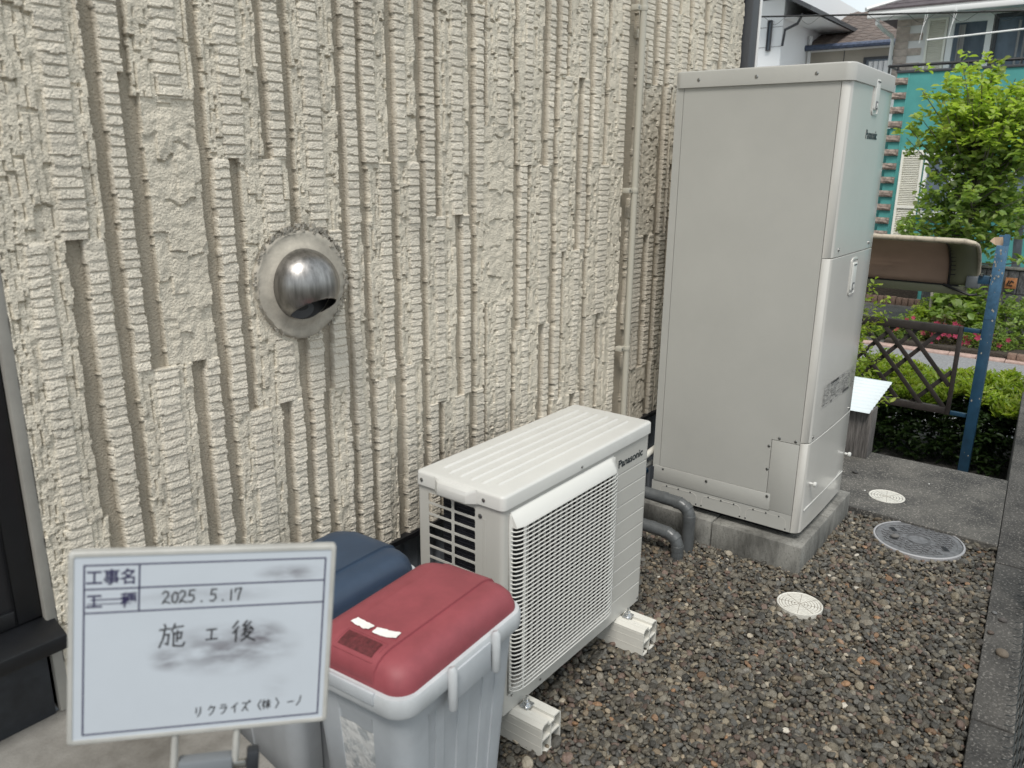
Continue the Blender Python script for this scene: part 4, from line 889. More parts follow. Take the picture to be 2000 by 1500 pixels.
D = {'2': [[(0, .2), (.3, 0), (.7, .1), (.7, .4), (.2, .8), (0, 1), (.3, .85), (.9, 1)]], '0': [[(.4, .1), (.05, .4), (.1, .9), (.5, 1), (.8, .6), (.7, .2), (.4, .1)]],
     '5': [[(.2, 0), (.8, 0)], [(.2, 0), (.1, .45), (.6, .4), (.75, .75), (.4, 1), (0, .95)]], '.': [[(.1, .95), (.2, 1)]], '1': [[(.4, .1), (.35, 1)]], '7': [[(.05, .3), (.1, .05), (.85, 0), (.6, .5), (.45, 1)]],
     '施': [[(.2, 0), (.25, .12)], [(.02, .22), (.45, .18)], [(.22, .2), (.15, .6), (.0, .95)], [(.18, .45), (.38, .42), (.34, .85), (.24, .8)], [(.62, 0), (.5, .3)], [(.6, .15), (.95, .1)], [(.55, .42), (.9, .36), (.86, .62), (.74, .6)], [(.73, .28), (.71, .74)], [(.58, .36), (.57, .92), (.95, .95), (1.02, .8)]],
     '工': [[(.05, .1), (.9, .05)], [(.5, .1), (.45, .9)], [(0, .92), (1, .88)]],
     '後': [[(.22, 0), (.02, .3)], [(.25, .28), (.03, .58)], [(.17, .45), (.15, 1)], [(.62, 0), (.45, .22), (.65, .24)], [(.78, .06), (.48, .42), (.85, .38)], [(.76, .28), (.9, .46)], [(.58, .48), (.42, .72)], [(.55, .58), (.82, .55), (.6, .82), (.4, .98)], [(.52, .68), (.72, .85), (.98, 1)]],
     'リ': [[(.2, .05), (.2, .6)], [(.7, 0), (.7, .6), (.4, 1)]], 'ク': [[(.4, 0), (.1, .4)], [(.35, .15), (.85, .15), (.6, .7), (.25, 1)]], 'ラ': [[(.2, .05), (.8, .02)], [(.1, .35), (.9, .3), (.6, .8), (.3, 1)]],
     'イ': [[(.8, 0), (.1, .5)], [(.5, .3), (.5, 1)]], 'ズ': [[(.15, .1), (.75, .1), (.1, .95)], [(.45, .5), (.8, .95)], [(.88, -.1), (.94, .05)], [(1.02, -.15), (1.08, 0)]], '(': [[(.7, -.05), (.35, .5), (.7, 1.05)]], ')': [[(.3, -.05), (.65, .5), (.3, 1.05)]],
     '株': [[(.0, .25), (.4, .22)], [(.2, 0), (.2, 1)], [(.2, .3), (.0, .65)], [(.52, .2), (.95, .18)], [(.45, .42), (1, .4)], [(.72, 0), (.72, 1)], [(.7, .42), (.45, .85)], [(.74, .42), (1, .82)]], 'ー': [[(.1, .55), (.8, .5)]], 'ノ': [[(.7, 0), (.55, .6), (.2, 1)]]}
def char(ch, x, y, s_, sy, w_, mt='ink_black'):
    m = MB(); strokes(m, D[ch], x, y, s_, sy, w_); m.build('handwritten_character', mt, wb, wd=False, smooth=0)
x = .1000
for ch, wch in (('2', .0100), ('0', .0085), ('2', .0100), ('5', .0135), ('.', .0110), ('5', .0130), ('.', .0075), ('1', .0075), ('7', .011)):
    char(ch, x, .0515, .0088, .0150, .0019); x += wch
char('施', .0975, .0935, .0275, .0300, .0022); char('工', .1500, .1020, .0125, .0150, .0022); char('後', .1800, .0945, .0270, .0260, .0024)
x = .1395; y = .2040
for ch, wch in (('リ', .0150), ('ク', .0135), ('ラ', .0135), ('イ', .0125), ('ズ', .0165), ('(', .0085), ('株', .0135), (')', .0165), ('ー', .010), ('ノ', .01)):
    char(ch, x, y, .0095, .0120, .0016); x += wch; y -= .0004
# wiped-ink smudges: board material layer with its own shape
b = M['board_white'].node_tree; n = b.nodes; pb = n['Principled BSDF']
t = n.new('ShaderNodeTexCoord'); acc = None
for (cx, cy, rx, ry, am) in ((.175, H_-.130, .095, .038, .85), (.245, H_-.034, .045, .013, .8), (.105, H_-.140, .022, .016, .7), (.15, H_-.06, .10, .012, .4), (.212, H_-.112, .036, .022, .75), (.235, H_-.185, .022, .02, .2)):
    mp_ = n.new('ShaderNodeMapping'); mp_.inputs['Location'].default_value = (-cx/rx, -cy/ry, 0); mp_.inputs['Scale'].default_value = (1/rx, 1/ry, 1)
    g_ = n.new('ShaderNodeTexGradient'); g_.gradient_type = 'SPHERICAL'; q = n.new('ShaderNodeMath'); q.operation = 'MULTIPLY'; q.inputs[1].default_value = am
    b.links.new(t.outputs['Object'], mp_.inputs['Vector']); b.links.new(mp_.outputs['Vector'], g_.inputs['Vector']); b.links.new(g_.outputs['Fac'], q.inputs[0])
    if acc is None: acc = q.outputs[0]
    else:
        s_ = n.new('ShaderNodeMath'); s_.operation = 'ADD'; b.links.new(acc, s_.inputs[0]); b.links.new(q.outputs[0], s_.inputs[1]); acc = s_.outputs[0]
no = n.new('ShaderNodeTexNoise'); no.inputs['Scale'].default_value = 55; no.inputs['Detail'].default_value = 6; mpn = n.new('ShaderNodeMapping'); mpn.inputs['Scale'].default_value = (.5, 1.3, 1); mpn.inputs['Rotation'].default_value = (0, 0, .5)
b.links.new(t.outputs['Object'], mpn.inputs['Vector']); b.links.new(mpn.outputs['Vector'], no.inputs['Vector'])
rp = n.new('ShaderNodeMapRange'); rp.inputs['From Min'].default_value = .30; rp.inputs['From Max'].default_value = .60; b.links.new(no.outputs['Fac'], rp.inputs['Value'])
mu = n.new('ShaderNodeMath'); mu.operation = 'MULTIPLY'; b.links.new(acc, mu.inputs[0]); b.links.new(rp.outputs[0], mu.inputs[1])
mm = n.new('ShaderNodeMix'); mm.data_type = 'RGBA'; src = pb.inputs['Base Color'].links[0].from_socket
b.links.new(mu.outputs[0], mm.inputs['Factor']); b.links.new(src, mm.inputs['A']); mm.inputs['B'].default_value = (.12, .11, .125, 1); b.links.new(mm.outputs['Result'], pb.inputs['Base Color'])
# holder below
for u in (.118, .190): MB().tube([(u, .001, -.006), (u-.001, -.045, -.006)], .0042, 12).build('peg', 'board_frame', wb, wd=False)
MB().box(.122, .186, -.066, -.038, -.020, .000).build('clamp', 'clamp', wb, wd=False, bevel=.003)
MB().box(.203, .218, -.066, -.034, -.020, -.002).build('clamp_knob', 'dark_panel', wb, wd=False, bevel=.003)
MB().box(.1862, .2028, -.058, -.048, -.014, -.006).build('clamp_pin', 'zinc', wb, wd=False, bevel=.001)
MB().tube([(.154, -.06, -.007), (.158, -.44, .02)], .011, 16).build('pole', 'dark_frame', wb, wd=False)

# ================================================================== PLANTS
def leaf_arrays(P, D, up, S, asp, fold, g, droop=.15):
    n = len(P); D = D/np.linalg.norm(D, axis=1)[:, None]; R = np.cross(D, up); R /= np.linalg.norm(R, axis=1)[:, None]+1e-9; U = np.cross(R, D)
    S = S[:, None]; w_ = asp*S
    f = lambda a, b, c: P+D*a*S+R*b*w_+U*c*S
    V = np.stack([f(0, 0, 0), f(.35, -.5, fold), f(.72, -.42, fold*.9-droop*.4), f(1, 0, -droop), f(.72, .42, fold*.9-droop*.4), f(.35, .5, fold)], 1).reshape(-1, 3)
    i = np.arange(n)[:, None]*6; F = np.concatenate([i+np.array([[0, 3, 2, 1]]), i+np.array([[0, 5, 4, 3]])])
    return V, F
def foliage(name, m, P, D, S, asp=.5, fold=.12, parent=None, kind='stuff', seed=1, dark=.35, droop=.15):
    g = np.random.default_rng(seed); n = len(P); up = np.array([0, 0, 1.])+g.normal(0, .45, (n, 3))
    V, F = leaf_arrays(P, D, up, S, asp, fold, g, droop)
    t = np.repeat(g.uniform(1-dark, 1+dark*.6, (n, 1))*np.array([[1, 1, 1]])+g.normal(0, .04, (n, 3)), 6, 0)
    if parent is not None: V = V-np.array(parent.location)
    return npmesh(name, V, F, m, parent, np.clip(t, .1, 2), True, kind)
def rosette_cloud(C, per, g, spread=.0, S=.1, sj=.25, upb=.35):
    """leaves radiating from shoot tips C"""
    n = len(C)*per; P = np.repeat(C, per, 0)+g.normal(0, spread, (n, 3)); a = g.uniform(0, 2*PI, n)
    D = np.stack([np.cos(a), np.sin(a), g.normal(upb, .45, n)], 1); return P, D, S*g.uniform(1-sj, 1+sj, n)

# the tree over the road
tb = Vector((11.75, .02, -.55)); tree = thing('broadleaf_tree', 'lime green broad-leaved tree in front of the teal house', 'tree', tb)
g = np.random.default_rng(21); twigs = MB(); C = []
m = MB(); m.tube([tb, tb+Vector((.02, -.02, .8)), tb+Vector((-.03, .02, 1.7)), tb+Vector((0, .03, 2.8))], [.06, .05, .035, .02], 10); m.build('trunk', 'bark', tree)
for i in range(86):
    h = g.uniform(.02, 1)**.8; z0 = .95+2.05*h*.86; a = g.uniform(0, 2*PI); L_ = (1.30*(1-h*.45))*g.uniform(.5, 1.0)
    p0 = tb+Vector((0, 0, z0*.92)); p3 = p0+Vector((math.cos(a)*L_*.75, math.sin(a)*L_, .25+.75*h*g.uniform(.5, 1.1)+(.12 if h > .5 else -.18)))
    mid = (p0+p3)/2+Vector((0, 0, -.06)); (twigs if i > 11 else twigs).tube([p0, mid, p3], [.014, .009, .004], 5)
    for k in range(13):
        t_ = .25+.75*(k/12); q = p0*(1-t_)**2+mid*2*t_*(1-t_)+p3*t_**2; C.append(tuple(q+Vector(g.normal(0, .085, 3))))
C = np.array(C); C = C[C[:, 2] > tb.z+1.02]
twigs.build('branches', 'bark', tree, kind='stuff')
P, D, S = rosette_cloud(C, 7, g, .030, .100, .28, .25)
far = -(P[:, 0]) - .0*P[:, 1]; order = np.argsort(P[:, 0]-.15*P[:, 2]+g.normal(0, .12, len(P))); sel = order[:300]; rest = order[300:]
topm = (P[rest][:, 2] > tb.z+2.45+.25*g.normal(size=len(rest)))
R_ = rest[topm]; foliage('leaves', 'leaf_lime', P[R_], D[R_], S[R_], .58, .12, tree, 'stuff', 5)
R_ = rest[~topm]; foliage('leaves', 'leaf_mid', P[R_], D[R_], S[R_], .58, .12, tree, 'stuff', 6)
lm = {}
for nm in ('leaf_lime', 'leaf_mid'):
    V, F = leaf_arrays(np.zeros((1, 3)), np.array([[1., 0, 0]]), np.array([[0, 0, 1.]]), np.ones(1), .58, .12, g)
    me = bpy.data.meshes.new('leaf'); me.from_pydata(V.tolist(), [], F.tolist()); me.polygons.foreach_set('use_smooth', [True]*2); me.materials.append(M[nm])
    a_ = me.color_attributes.new('tint', 'FLOAT_COLOR', 'POINT'); a_.data.foreach_set('color', [1.0]*24); lm[nm] = me
for i in sel:
    d = Vector(D[i]); s = float(S[i])
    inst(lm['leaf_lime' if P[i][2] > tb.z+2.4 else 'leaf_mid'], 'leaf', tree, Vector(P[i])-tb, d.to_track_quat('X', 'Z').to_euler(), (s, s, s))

def shrub_mass(x0, x1, y0, y1, z0, z1, n, g, rough=.06):
    """points through a box-shaped bush, denser near its skin"""
    P = np.stack([g.uniform(x0, x1, n), g.uniform(y0, y1, n), z0+(z1-z0)*g.random(n)**.8], 1)
    P[:, 2] += (vnoise(P[:, 0]*1+5, P[:, 1]+20, .16, 8)-.5)*rough*2*((P[:, 2]-z0)/(z1-z0)); return P
# clipped hedge at the low yard's far side
g = np.random.default_rng(33); hd = thing('hedge', 'clipped hedge with bright lime new shoots between the slab and the road', 'hedge', (6.7, -.3, -.60))
HB = (6.22, 6.98, -1.20, 1.6, -.58, -.10)
C = shrub_mass(*HB, 4200, g, .05); C = C[(C[:, 0] < 6.40) | (C[:, 0] > 6.88) | (C[:, 2] > -.25) | (g.random(len(C)) > .6)]
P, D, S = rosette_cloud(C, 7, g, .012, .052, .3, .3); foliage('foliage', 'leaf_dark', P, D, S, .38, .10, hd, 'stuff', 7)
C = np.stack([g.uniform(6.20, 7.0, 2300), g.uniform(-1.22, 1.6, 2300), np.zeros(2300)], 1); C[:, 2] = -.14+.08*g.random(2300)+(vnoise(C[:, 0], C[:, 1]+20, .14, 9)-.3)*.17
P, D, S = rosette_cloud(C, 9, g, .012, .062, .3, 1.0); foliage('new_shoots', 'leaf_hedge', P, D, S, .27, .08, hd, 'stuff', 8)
m = MB()
for i in range(70):
    x, y = g.uniform(6.55, 6.9), g.uniform(-1.15, 1.5); m.tube([(x, y, -.6), (x+g.normal(0, .03), y+g.normal(0, .04), -.35), (x+g.normal(0, .07), y+g.normal(0, .08), -.1)], [.007, .005, .002], 4)
m.build('stems', 'bark', hd, kind='stuff')
# thin arching shrub by the tank
sh = thing('arching_shrub', 'thin shrub with small pale green leaves arching past the tank edge', 'shrub', (5.35, -.12, -.60)); m = MB(); C = []; g = np.random.default_rng(44)
for i in range(24):
    p0 = Vector((5.35+g.normal(0, .05), -.02+g.normal(0, .05), -.55)); L_ = g.uniform(.10, .50); a = g.uniform(-2.5, -.7); top = g.uniform(.45, 1.45)
    p3 = p0+Vector((math.cos(a)*L_*.8, math.sin(a)*L_, top)); pm = p0*.4+p3*.6+Vector((0, .05, .22)); m.tube([p0, pm, p3], [.005, .003, .0012], 4)
    for k in range(20):
        t_ = .35+.65*k/19; q = p0*(1-t_)**2+pm*2*t_*(1-t_)+p3*t_**2; C.append(tuple(q))
m.build('stems', 'bark', sh, kind='stuff'); C = np.array(C); P, D, S = rosette_cloud(C, 5, g, .02, .042, .35, .25); foliage('leaves', 'leaf_hedge', P, D, S, .42, .08, sh, 'stuff', 9)
# bed over the road
MB().box(10.62, 14.2, -8, .62, -.62, -.53).build('soil_bed', 'soil', bevel=.02, kind='structure')
def bush(label, cx, cy, z0, rx, ry, rz_, n, per, s, asp, mt, seed, nm='shrub', spread=.015, grp=None, upb=.4, cat='shrub'):
    g = np.random.default_rng(seed); t = thing(nm, label, cat, (cx, cy, z0), grp); v = g.normal(size=(n, 3)); v /= np.linalg.norm(v, axis=1)[:, None]; v[:, 2] = np.abs(v[:, 2]); r_ = g.uniform(.55, 1, n)[:, None]**.6
    C = np.array([cx, cy, z0])+v*r_*np.array([rx, ry, rz_])*(1+.25*(g.random((n, 1))-.5)); P, D, S = rosette_cloud(C, per, g, spread, s, .3, upb); foliage('foliage', mt, P, D, S, asp, .1, t, 'stuff', seed)
    mm_ = MB()
    for i in range(14): q = C[g.integers(n)]; mm_.tube([(cx+g.normal(0, .03), cy+g.normal(0, .03), z0-.02), tuple(q*.5+np.array([cx, cy, z0+.1])*.5), tuple(q)], [.012, .008, .003], 4)
    mm_.build('stems', 'bark', t, kind='stuff'); return t, C
bush('leafy green hydrangea bush behind the blue pole', 11.35, -.05, -.55, .35, .40, .72, 200, 6, .105, .68, 'leaf_mid', 51, 'hydrangea_bush', .02)
bush('loose green bush right of the blue pole against the dark block wall', 11.25, -.62, -.55, .35, .38, .62, 260, 6, .060, .5, 'leaf_mid', 52, 'garden_bush')
bush('rusty yellow-green bush around the pale sapling', 11.30, .32, -.55, .30, .24, .42, 240, 6, .050, .42, 'leaf_hedge', 53, 'garden_bush')
for k, (y, l, hgt, nf) in enumerate(((.42, 'pink flowering azalea at the left end of the planted bed', .30, 16), (.02, 'pink flowering azalea in the middle of the bed, left of the blue pole', .34, 22), (-.48, 'pink flowering azalea right of the blue pole', .32, 14))):
    t, C = bush(l, 10.95, y, -.56, .26, .30, hgt, 420, 6, .032, .4, 'leaf_dry' if k == 1 else 'leaf_mid', 60+k, 'azalea', .012, 'azaleas in the bed over the road', .4, 'azalea')
    g = np.random.default_rng(80+k); F_ = C[(C[:, 0] < 10.93)]; F_ = F_[g.permutation(len(F_))[:nf]]
    for q in F_:
        a = np.linspace(0, 2*PI, 6)[:5]+g.uniform(0, 1); P = np.repeat((q+np.array([-.03, -.01, .02]))[None], 5, 0); D = np.stack([-.35+0*a, np.cos(a), np.sin(a)], 1)
        fo = npmesh('flower', *(lambda V, F: (V-np.array(t.location), F))(*leaf_arrays(P, D, np.tile([[-1., 0, .1]], (5, 1)), np.full(5, g.uniform(.030, .042)), .7, .05, g)), 'petal', t, 1.0)
sp = thing('sapling', 'thin pale sapling trunk rising from the bed under the awning', 'sapling', (11.25, .24, -.55)); MB().tube([(11.25, .24, -.55), (11.25, .25, -.1), (11.24, .27, .35)], [.022, .018, .014], 8).build('trunk', 'bark_pale', sp)
g = np.random.default_rng(90); P, D, S = rosette_cloud(np.array([[11.24, .27+.02*i, .12+.05*i] for i in range(5)]), 4, g, .05, .07, .3, .2); foliage('leaves', 'leaf_mid', P, D, S, .6, .1, sp, 'stuff', 91)
# grass tuft and lawn verge left of the bed
g = np.random.default_rng(95)
def grass(name, label, x0, x1, y0, y1, z, n, h, mt):
    P = np.stack([g.uniform(x0, x1, n), g.uniform(y0, y1, n), np.full(n, z)], 1); D = np.stack([g.normal(0, .35, n), g.normal(0, .35, n), np.ones(n)], 1)
    o = foliage(name, mt, P, D, h*g.uniform(.5, 1.2, n), .10, .02, None, 'stuff', 96); tag(o, label, 'grass'); return o
grass('grass_tuft', 'dark green grass tuft at the far side of the road left of the azaleas', 10.9, 11.5, .62, .95, -.61, 700, .22, 'leaf_mid')
grass('grass', 'dry yellow-green grass on the raised verge behind the brick edging', 14.05, 14.95, .3, 3.4, -.34, 5000, .10, 'leaf_dry')
MB().box(13.98, 15, .9, 4, -.62, -.34).build('verge', 'soil', kind='structure')
MB().box(10.46, 13.9, .64, 4, -.62, -.585).build('driveway', 'kerb', kind='structure')
be = thing('brick_edging', 'row of upright red bricks edging the raised grass verge', 'brick edging', (13.9, 2.2, -.6)); y = .86; me = MB().box(-.04, .04, -.042, .042, 0, .155).build('brick', 'brick', be, bevel=.006, wd=False).data
bpy.data.objects.remove(be.children[0])
while y < 3.2: inst(me, 'brick', be, (random.uniform(-.006, .006), y-2.2, -.015+random.uniform(-.006, .006)), (0, random.uniform(-.04, .04), 0)); y += .094
bs = thing('brick_border', 'low red brick border stones at the right end of the planted bed', 'brick edging', (10.6, -1.0, -.6))
for i in range(9): inst(me, 'brick', bs, (random.uniform(-.01, .01), .20-.096*i, -.03), (0, 0, random.uniform(-.1, .1)), (1.2, 1.05, .8))
# pink kerb stones along the far side of the road
kb = thing('road_kerb', 'flat pinkish kerb stones along the far side of the road', 'kerb', (10.53, 0, -.62)); me2 = MB().box(-.075, .075, -.145, .145, 0, .045).build('kerb_stone', 'pink_kerb', kb, bevel=.006, wd=False).data; bpy.data.objects.remove(kb.children[0])
for i in range(-16, 18): inst(me2, 'kerb_stone', kb, (random.uniform(-.006, .006), i*.297, random.uniform(-.003, .003)))
# dark split-face block wall behind the bed
bw = thing('block_wall', 'dark split-face block wall behind the planted bed', 'wall', (12.0, -1, -.60))
g = random.Random(12); shapes = []
for s in range(6):
    m = MB(); hw, hh = .058, .148; n_ = 3; F_ = []
    V_ = [[(-.05-.012*g.random()*(0 < i < n_ and 0 < j < n_+2), -hw+2*hw*i/n_, 2*hh*j/(n_+2)) for j in range(n_+3)] for i in range(n_+1)]
    m.v = [p for r in V_ for p in r]; w2 = n_+3; m.f = [(i*w2+j, i*w2+j+1, (i+1)*w2+j+1, (i+1)*w2+j) for i in range(n_) for j in range(w2-1)]
    m.box(-.048, .05, -hw, hw, 0, 2*hh); o = m.build('block', 'dark_block', bw, wd=False, smooth=0); shapes.append(o.data); bpy.data.objects.remove(o)
MB().box(11.975, 12.04, -5, .50, -.60, .325).build('mortar', 'cable_black', bw, smooth=0)
for r in range(3):
    for c in range(40): inst(shapes[g.randrange(6)], 'block', bw, (0, 1.44-c*.124-(.0), r*.306+.005))
MB().box(11.93, 12.07, -5, .51, .325, .355).build('coping', 'base_block', bw, bevel=.005)
rp = thing('rusty_plate', 'small square rusty plate fixed to the dark block wall', 'plate', (11.90, -.54, .16)); MB().box(11.905, 11.925, -.605, -.475, .085, .225).build('plate', 'rust_plate', rp, bevel=.004)
m = MB(); m.tube([(11.90, -.575, .17), (11.90, -.545, .19), (11.90, -.53, .15)], .009, 6).tube([(11.90, -.52, .19), (11.90, -.50, .13), (11.90, -.56, .125)], .009, 6); m.build('cut_mark', 'cable_black', rp)
gp = thing('steel_post', 'leaning grey steel post right of the blue pole', 'post', (12.6, -.5, -.6)); MB().obox((12.6, -.57, -.6), (12.6, -.43, 1.3), .10, .10, up=(1, 0, 0)).build('post', 'grey_post', gp)

# ================================================================== LOWER YARD: POLE, AWNING, LATTICE
bpole = thing('blue_pole', 'weathered blue square steel pole with flaking paint', 'pole', (5.9, -.975, -.60))
MB().box(5.866, 5.934, -1.005, -.938, -.60, .62).build('shaft', 'steel_blue', bpole, bevel=.003)
MB().box(5.866, 5.934, -1.005, -.938, .62, 1.11).build('upper_shaft', 'steel_blue_pale', bpole, bevel=.003)
MB().box(5.867, 5.872, -1.004, -.975, 1.11, 1.185).build('torn_top', 'steel_blue_pale', bpole, smooth=0)
MB().box(5.928, 5.933, -1.004, -.939, 1.11, 1.175).build('torn_top', 'steel_blue_pale', bpole, smooth=0)
MB().add([(5.90, -.975, 1.11), (5.90, -.965, 1.165), (5.90, -.915, 1.16), (5.885, -.895, 1.135), (5.895, -.93, 1.11)], [(0, 1, 2, 3, 4)]).build('paper_scrap', 'chip', bpole, smooth=0)
MB().box(5.875, 5.925, -.935, -.865, .85, .905).build('bracket', 'steel_blue', bpole, bevel=.003)
MB().tube([(5.868, -.885, .905), (5.868, -.885, .92)], .012, 6).build('bolt', 'screw', bpole)
g = random.Random(3); m = MB()
for i in range(34):
    z = g.uniform(.85, 1.10) if i < 16 else g.uniform(-.4, 1.1); y = g.uniform(-1.004, -.94); s = g.uniform(.003, .010); m.add([(5.8652, y, z), (5.8652, y+s, z+s*.6), (5.8652, y+s*.4, z+s*2), (5.8652, y-s*.3, z+s)], [(0, 1, 2, 3)])
m.build('paint_flakes', 'bark_pale', bpole, smooth=0, kind='stuff')
# curved awning with its underside to the camera; axis along Y
aw = thing('curved_awning', 'curved brown awning panel with dirty cream edge tube held by the blue pole', 'awning', (6.0, -.3, .9))
ya, yb = -.83, 1.7
def arc(t): a = math.radians(16+74*t); return (5.66+.46*math.sin(a), .80+.33*math.cos(a))      # x, z
A = [arc(i/12) for i in range(13)]
def solid(m_, name, mt, par, t_=.006):
    o_ = m_.build(name, mt, par, smooth=80); q_ = o_.modifiers.new('thick', 'SOLIDIFY'); q_.thickness = t_; q_.offset = 0; return o_
solid(MB().loft([[(x, y, z) for x, z in A] for y in (ya+.17, yb)], 0, 0, False), 'panel', 'awning_inner', aw)
solid(MB().loft([[(x-.006, y, z) for x, z in A] for y in (ya, ya+.168)], 0, 0, False), 'end_panel', 'awning_olive', aw)
for y, r, k in ((.34, .014, 'wood_dark'), (.02, .006, 'awning_olive'), (ya+.17, .008, 'wood_dark')): MB().tube([(x-.008, y, z) for x, z in A], r, 6).build('rib', k, aw)
xt, zt = A[0]; xb, zb = A[-1]
MB().tube([(xt, yb, zt+.012), (xt, .4, zt+.014), (xt+.004, ya+.06, zt+.012), (xt+.012, ya+.01, zt)]+[(x, ya-.008, z) for x, z in A[1:]], [.019]*3+[.018]+[.012]*12, 12).build('edge_tube', 'awning_tube', aw)
MB().box(xb-.03, xb+.01, ya+.05, yb, zb-.065, zb-.004).build('lower_rail', 'awning_olive', aw, bevel=.004)
MB().box(xb-.035, xb-.028, ya+.10, yb, zb-.006, zb+.004).build('seal', 'black', aw, smooth=0)
m = MB(); m.tube([(xb-.03, ya+.20, zb), (xb-.06, ya+.02, zb-.055), (xb-.04, ya-.02, zb-.05)], .009, 6); m.build('drip_edge', 'black', aw)
MB().box(xb-.05, xb+.02, ya-.025, ya+.06, zb-.01, zb+.075).build('end_cap', 'clamp', aw, bevel=.01)
for i in range(9):
    x, z = A[2+i]; MB().obox((x-.012, ya+.172, z), (x-.012, ya+.135, z+.004), .004, .006).build('torn_edge', 'black', aw, smooth=0)

# lattice hung between the poles
lt = thing('lattice_panel', 'dark brown diagonal lattice panel hung beside the blue pole above the hedge', 'trellis', (5.9, -.3, .2))
L0, L1, zt0, zb0 = -.800, .40, .535, -.075
tp = lambda y: zt0+(y+.8)*-.01; xq = 5.90
MB().box(xq-.02, xq+.02, L0, L1, zt0-.045, zt0+.012).build('top_rail', 'wood_dark', lt, bevel=.003)
MB().box(xq-.02, xq+.02, L0, L1, zb0-.01, zb0+.040).build('bottom_rail', 'wood_dark', lt, bevel=.003)
MB().box(xq-.024, xq+.018, L0-.028, L0-.0005, zb0-.012, zt0+.0125).build('end_rail', 'wood_dark', lt, bevel=.003)
MB().box(xq-.012, xq+.012, -.934, L0-.03, zt0-.022, zt0+.008).build('hanger', 'steel_blue', lt, bevel=.002)
MB().box(xq-.012, xq+.012, -.934, L0-.03, zb0-.010, zb0+.018).build('hanger', 'steel_blue', lt, bevel=.002)
za, zc = zb0+.02, zt0-.03; Hh = zc-za
def slat(y0, sgn, xo, za_=za, zc_=zc):        # y at the bottom, slanting
    y1_ = y0+sgn*(zc_-za_)*.86; a_, b_ = (y0, za_), (y1_, zc_)
    def cl(p, q):
        (ya_, z0), (yb_, z1_) = p, q
        if ya_ < L0: t_ = (L0-ya_)/(yb_-ya_); ya_, z0 = L0, z0+(z1_-z0)*t_
        return (ya_, z0)
    a2, b2 = cl(a_, b_), cl(b_, a_)
    if max(a2[0], b2[0]) <= L0+.01 or min(a2[0], b2[0]) > L1: return
    MB().obox((xq+xo, *a2), (xq+xo, *b2), .011, .030, up=(0, .6, .6)).build('slat', 'wood_dark', lt, bevel=.0015)
for k in range(10): slat(-.98+.150*k+.03, 1, -.011)
for y0 in (-.56, -.22, -.07, .08, .23, .38, .53, .68): slat(y0, -1, .004)

# short textured post with a corrugated cover
bp_ = thing('covered_block_post', 'short wood-grain concrete block post with white corrugated cover', 'post', (4.5, -.55, .02))
MB().box(4.28, 4.41, -.656, -.30, .022, .300).build('block', 'post_grain', bp_, bevel=.003)
m = MB(); nn = 40; rg = []
for i in range(nn+1):
    x = 4.235+.50*i/nn; z = .296+(x-4.235)*.14+.004*math.cos(2*PI*i/4); rg.append([(x, -.648, z), (x, -.30, z+.0)])
m.loft(rg, 0, 0, False); o = m.build('corrugated_cover', 'corrugated', bp_, smooth=60); q_ = o.modifiers.new('thick', 'SOLIDIFY'); q_.thickness = .0025
# bent wires by the kerb
for k, (x, z) in enumerate(((7.0, -.06), (6.55, -.07))):
    t = thing('bent_wire', ('upper' if k == 0 else 'lower')+' bent white wire hook sticking out over the hedge end', 'wire', (x, -1.15, z), 'wire hooks at the hedge end')
    MB().tube([(x, -1.055, z+.07), (x, -1.055, z+.005), (x, -1.065, z), (x, -1.20, z)], .005, 6).build('wire', 'gutter_white', t)

# ================================================================== TEAL HOUSE
th = thing('teal_house', 'teal rendered house with balcony, stone cladding and white shutters across the road', 'house', (14.5, 0, -.6)); X_ = 14.0
MB().box(X_, X_+.12, -6, 1.655, -.62, 3.02).box(X_+.12, 20, -6, 1.95, -.62, 2.2).build('balcony_wall', 'teal', th, smooth=0)
MB().box(X_-.012, X_-.001, 1.475, 1.490, -.6, 3.01).box(X_-.008, X_-.001, -.9, -.885, -.6, 3.01).build('wall_joint', 'teal', th, bevel=.003)
MB().box(X_-.02, X_+.14, -6, 1.665, 3.02, 3.06).build('balcony_coping', 'frame_grey', th, bevel=.006)
def rough_stone(sx, sy, sz, seed):
    g = random.Random(seed); m = MB(); ny, nz = 4, 3; V_ = [[(-sx*(.75+.45*g.random()) if 0 < i < ny and 0 < j < nz else -sx*.55, -sy/2+sy*i/ny, -sz/2+sz*j/nz) for j in range(nz+1)] for i in range(ny+1)]
    m.v = [p for r in V_ for p in r]; w2 = nz+1; m.f = [(i*w2+j, i*w2+j+1, (i+1)*w2+j+1, (i+1)*w2+j) for i in range(ny) for j in range(nz)]; m.box(-sx*.54, 0, -sy/2, sy/2, -sz/2, sz/2); return m
qs = []
for k in range(5): o = rough_stone(.05, .34, .100, k).build('quoin_stone', 'quoin', th, wd=False, smooth=0); qs.append(o.data); bpy.data.objects.remove(o)
for k in range(14): inst(qs[k % 5], 'quoin_stone', th, (X_-.001-14.5, 1.655, 2.90-.2145*k+.6))
# balcony rail
rl = MB(); rl.tube([(X_+.02, 1.80, 3.135), (X_+.02, -6, 3.135)], .022, 8); rl.tube([(X_+.02, 1.80, 3.135), (X_+.9, 1.80, 3.135)], .018, 8); rail = rl.build('balcony_rail', 'rail_black', th)
for y in [1.79, 1.66]+[.9-.9*k for k in range(7)]: MB().box(X_, X_+.04, y-.012, y+.012, 3.03, 3.13).build('rail_post', 'rail_black', rail)
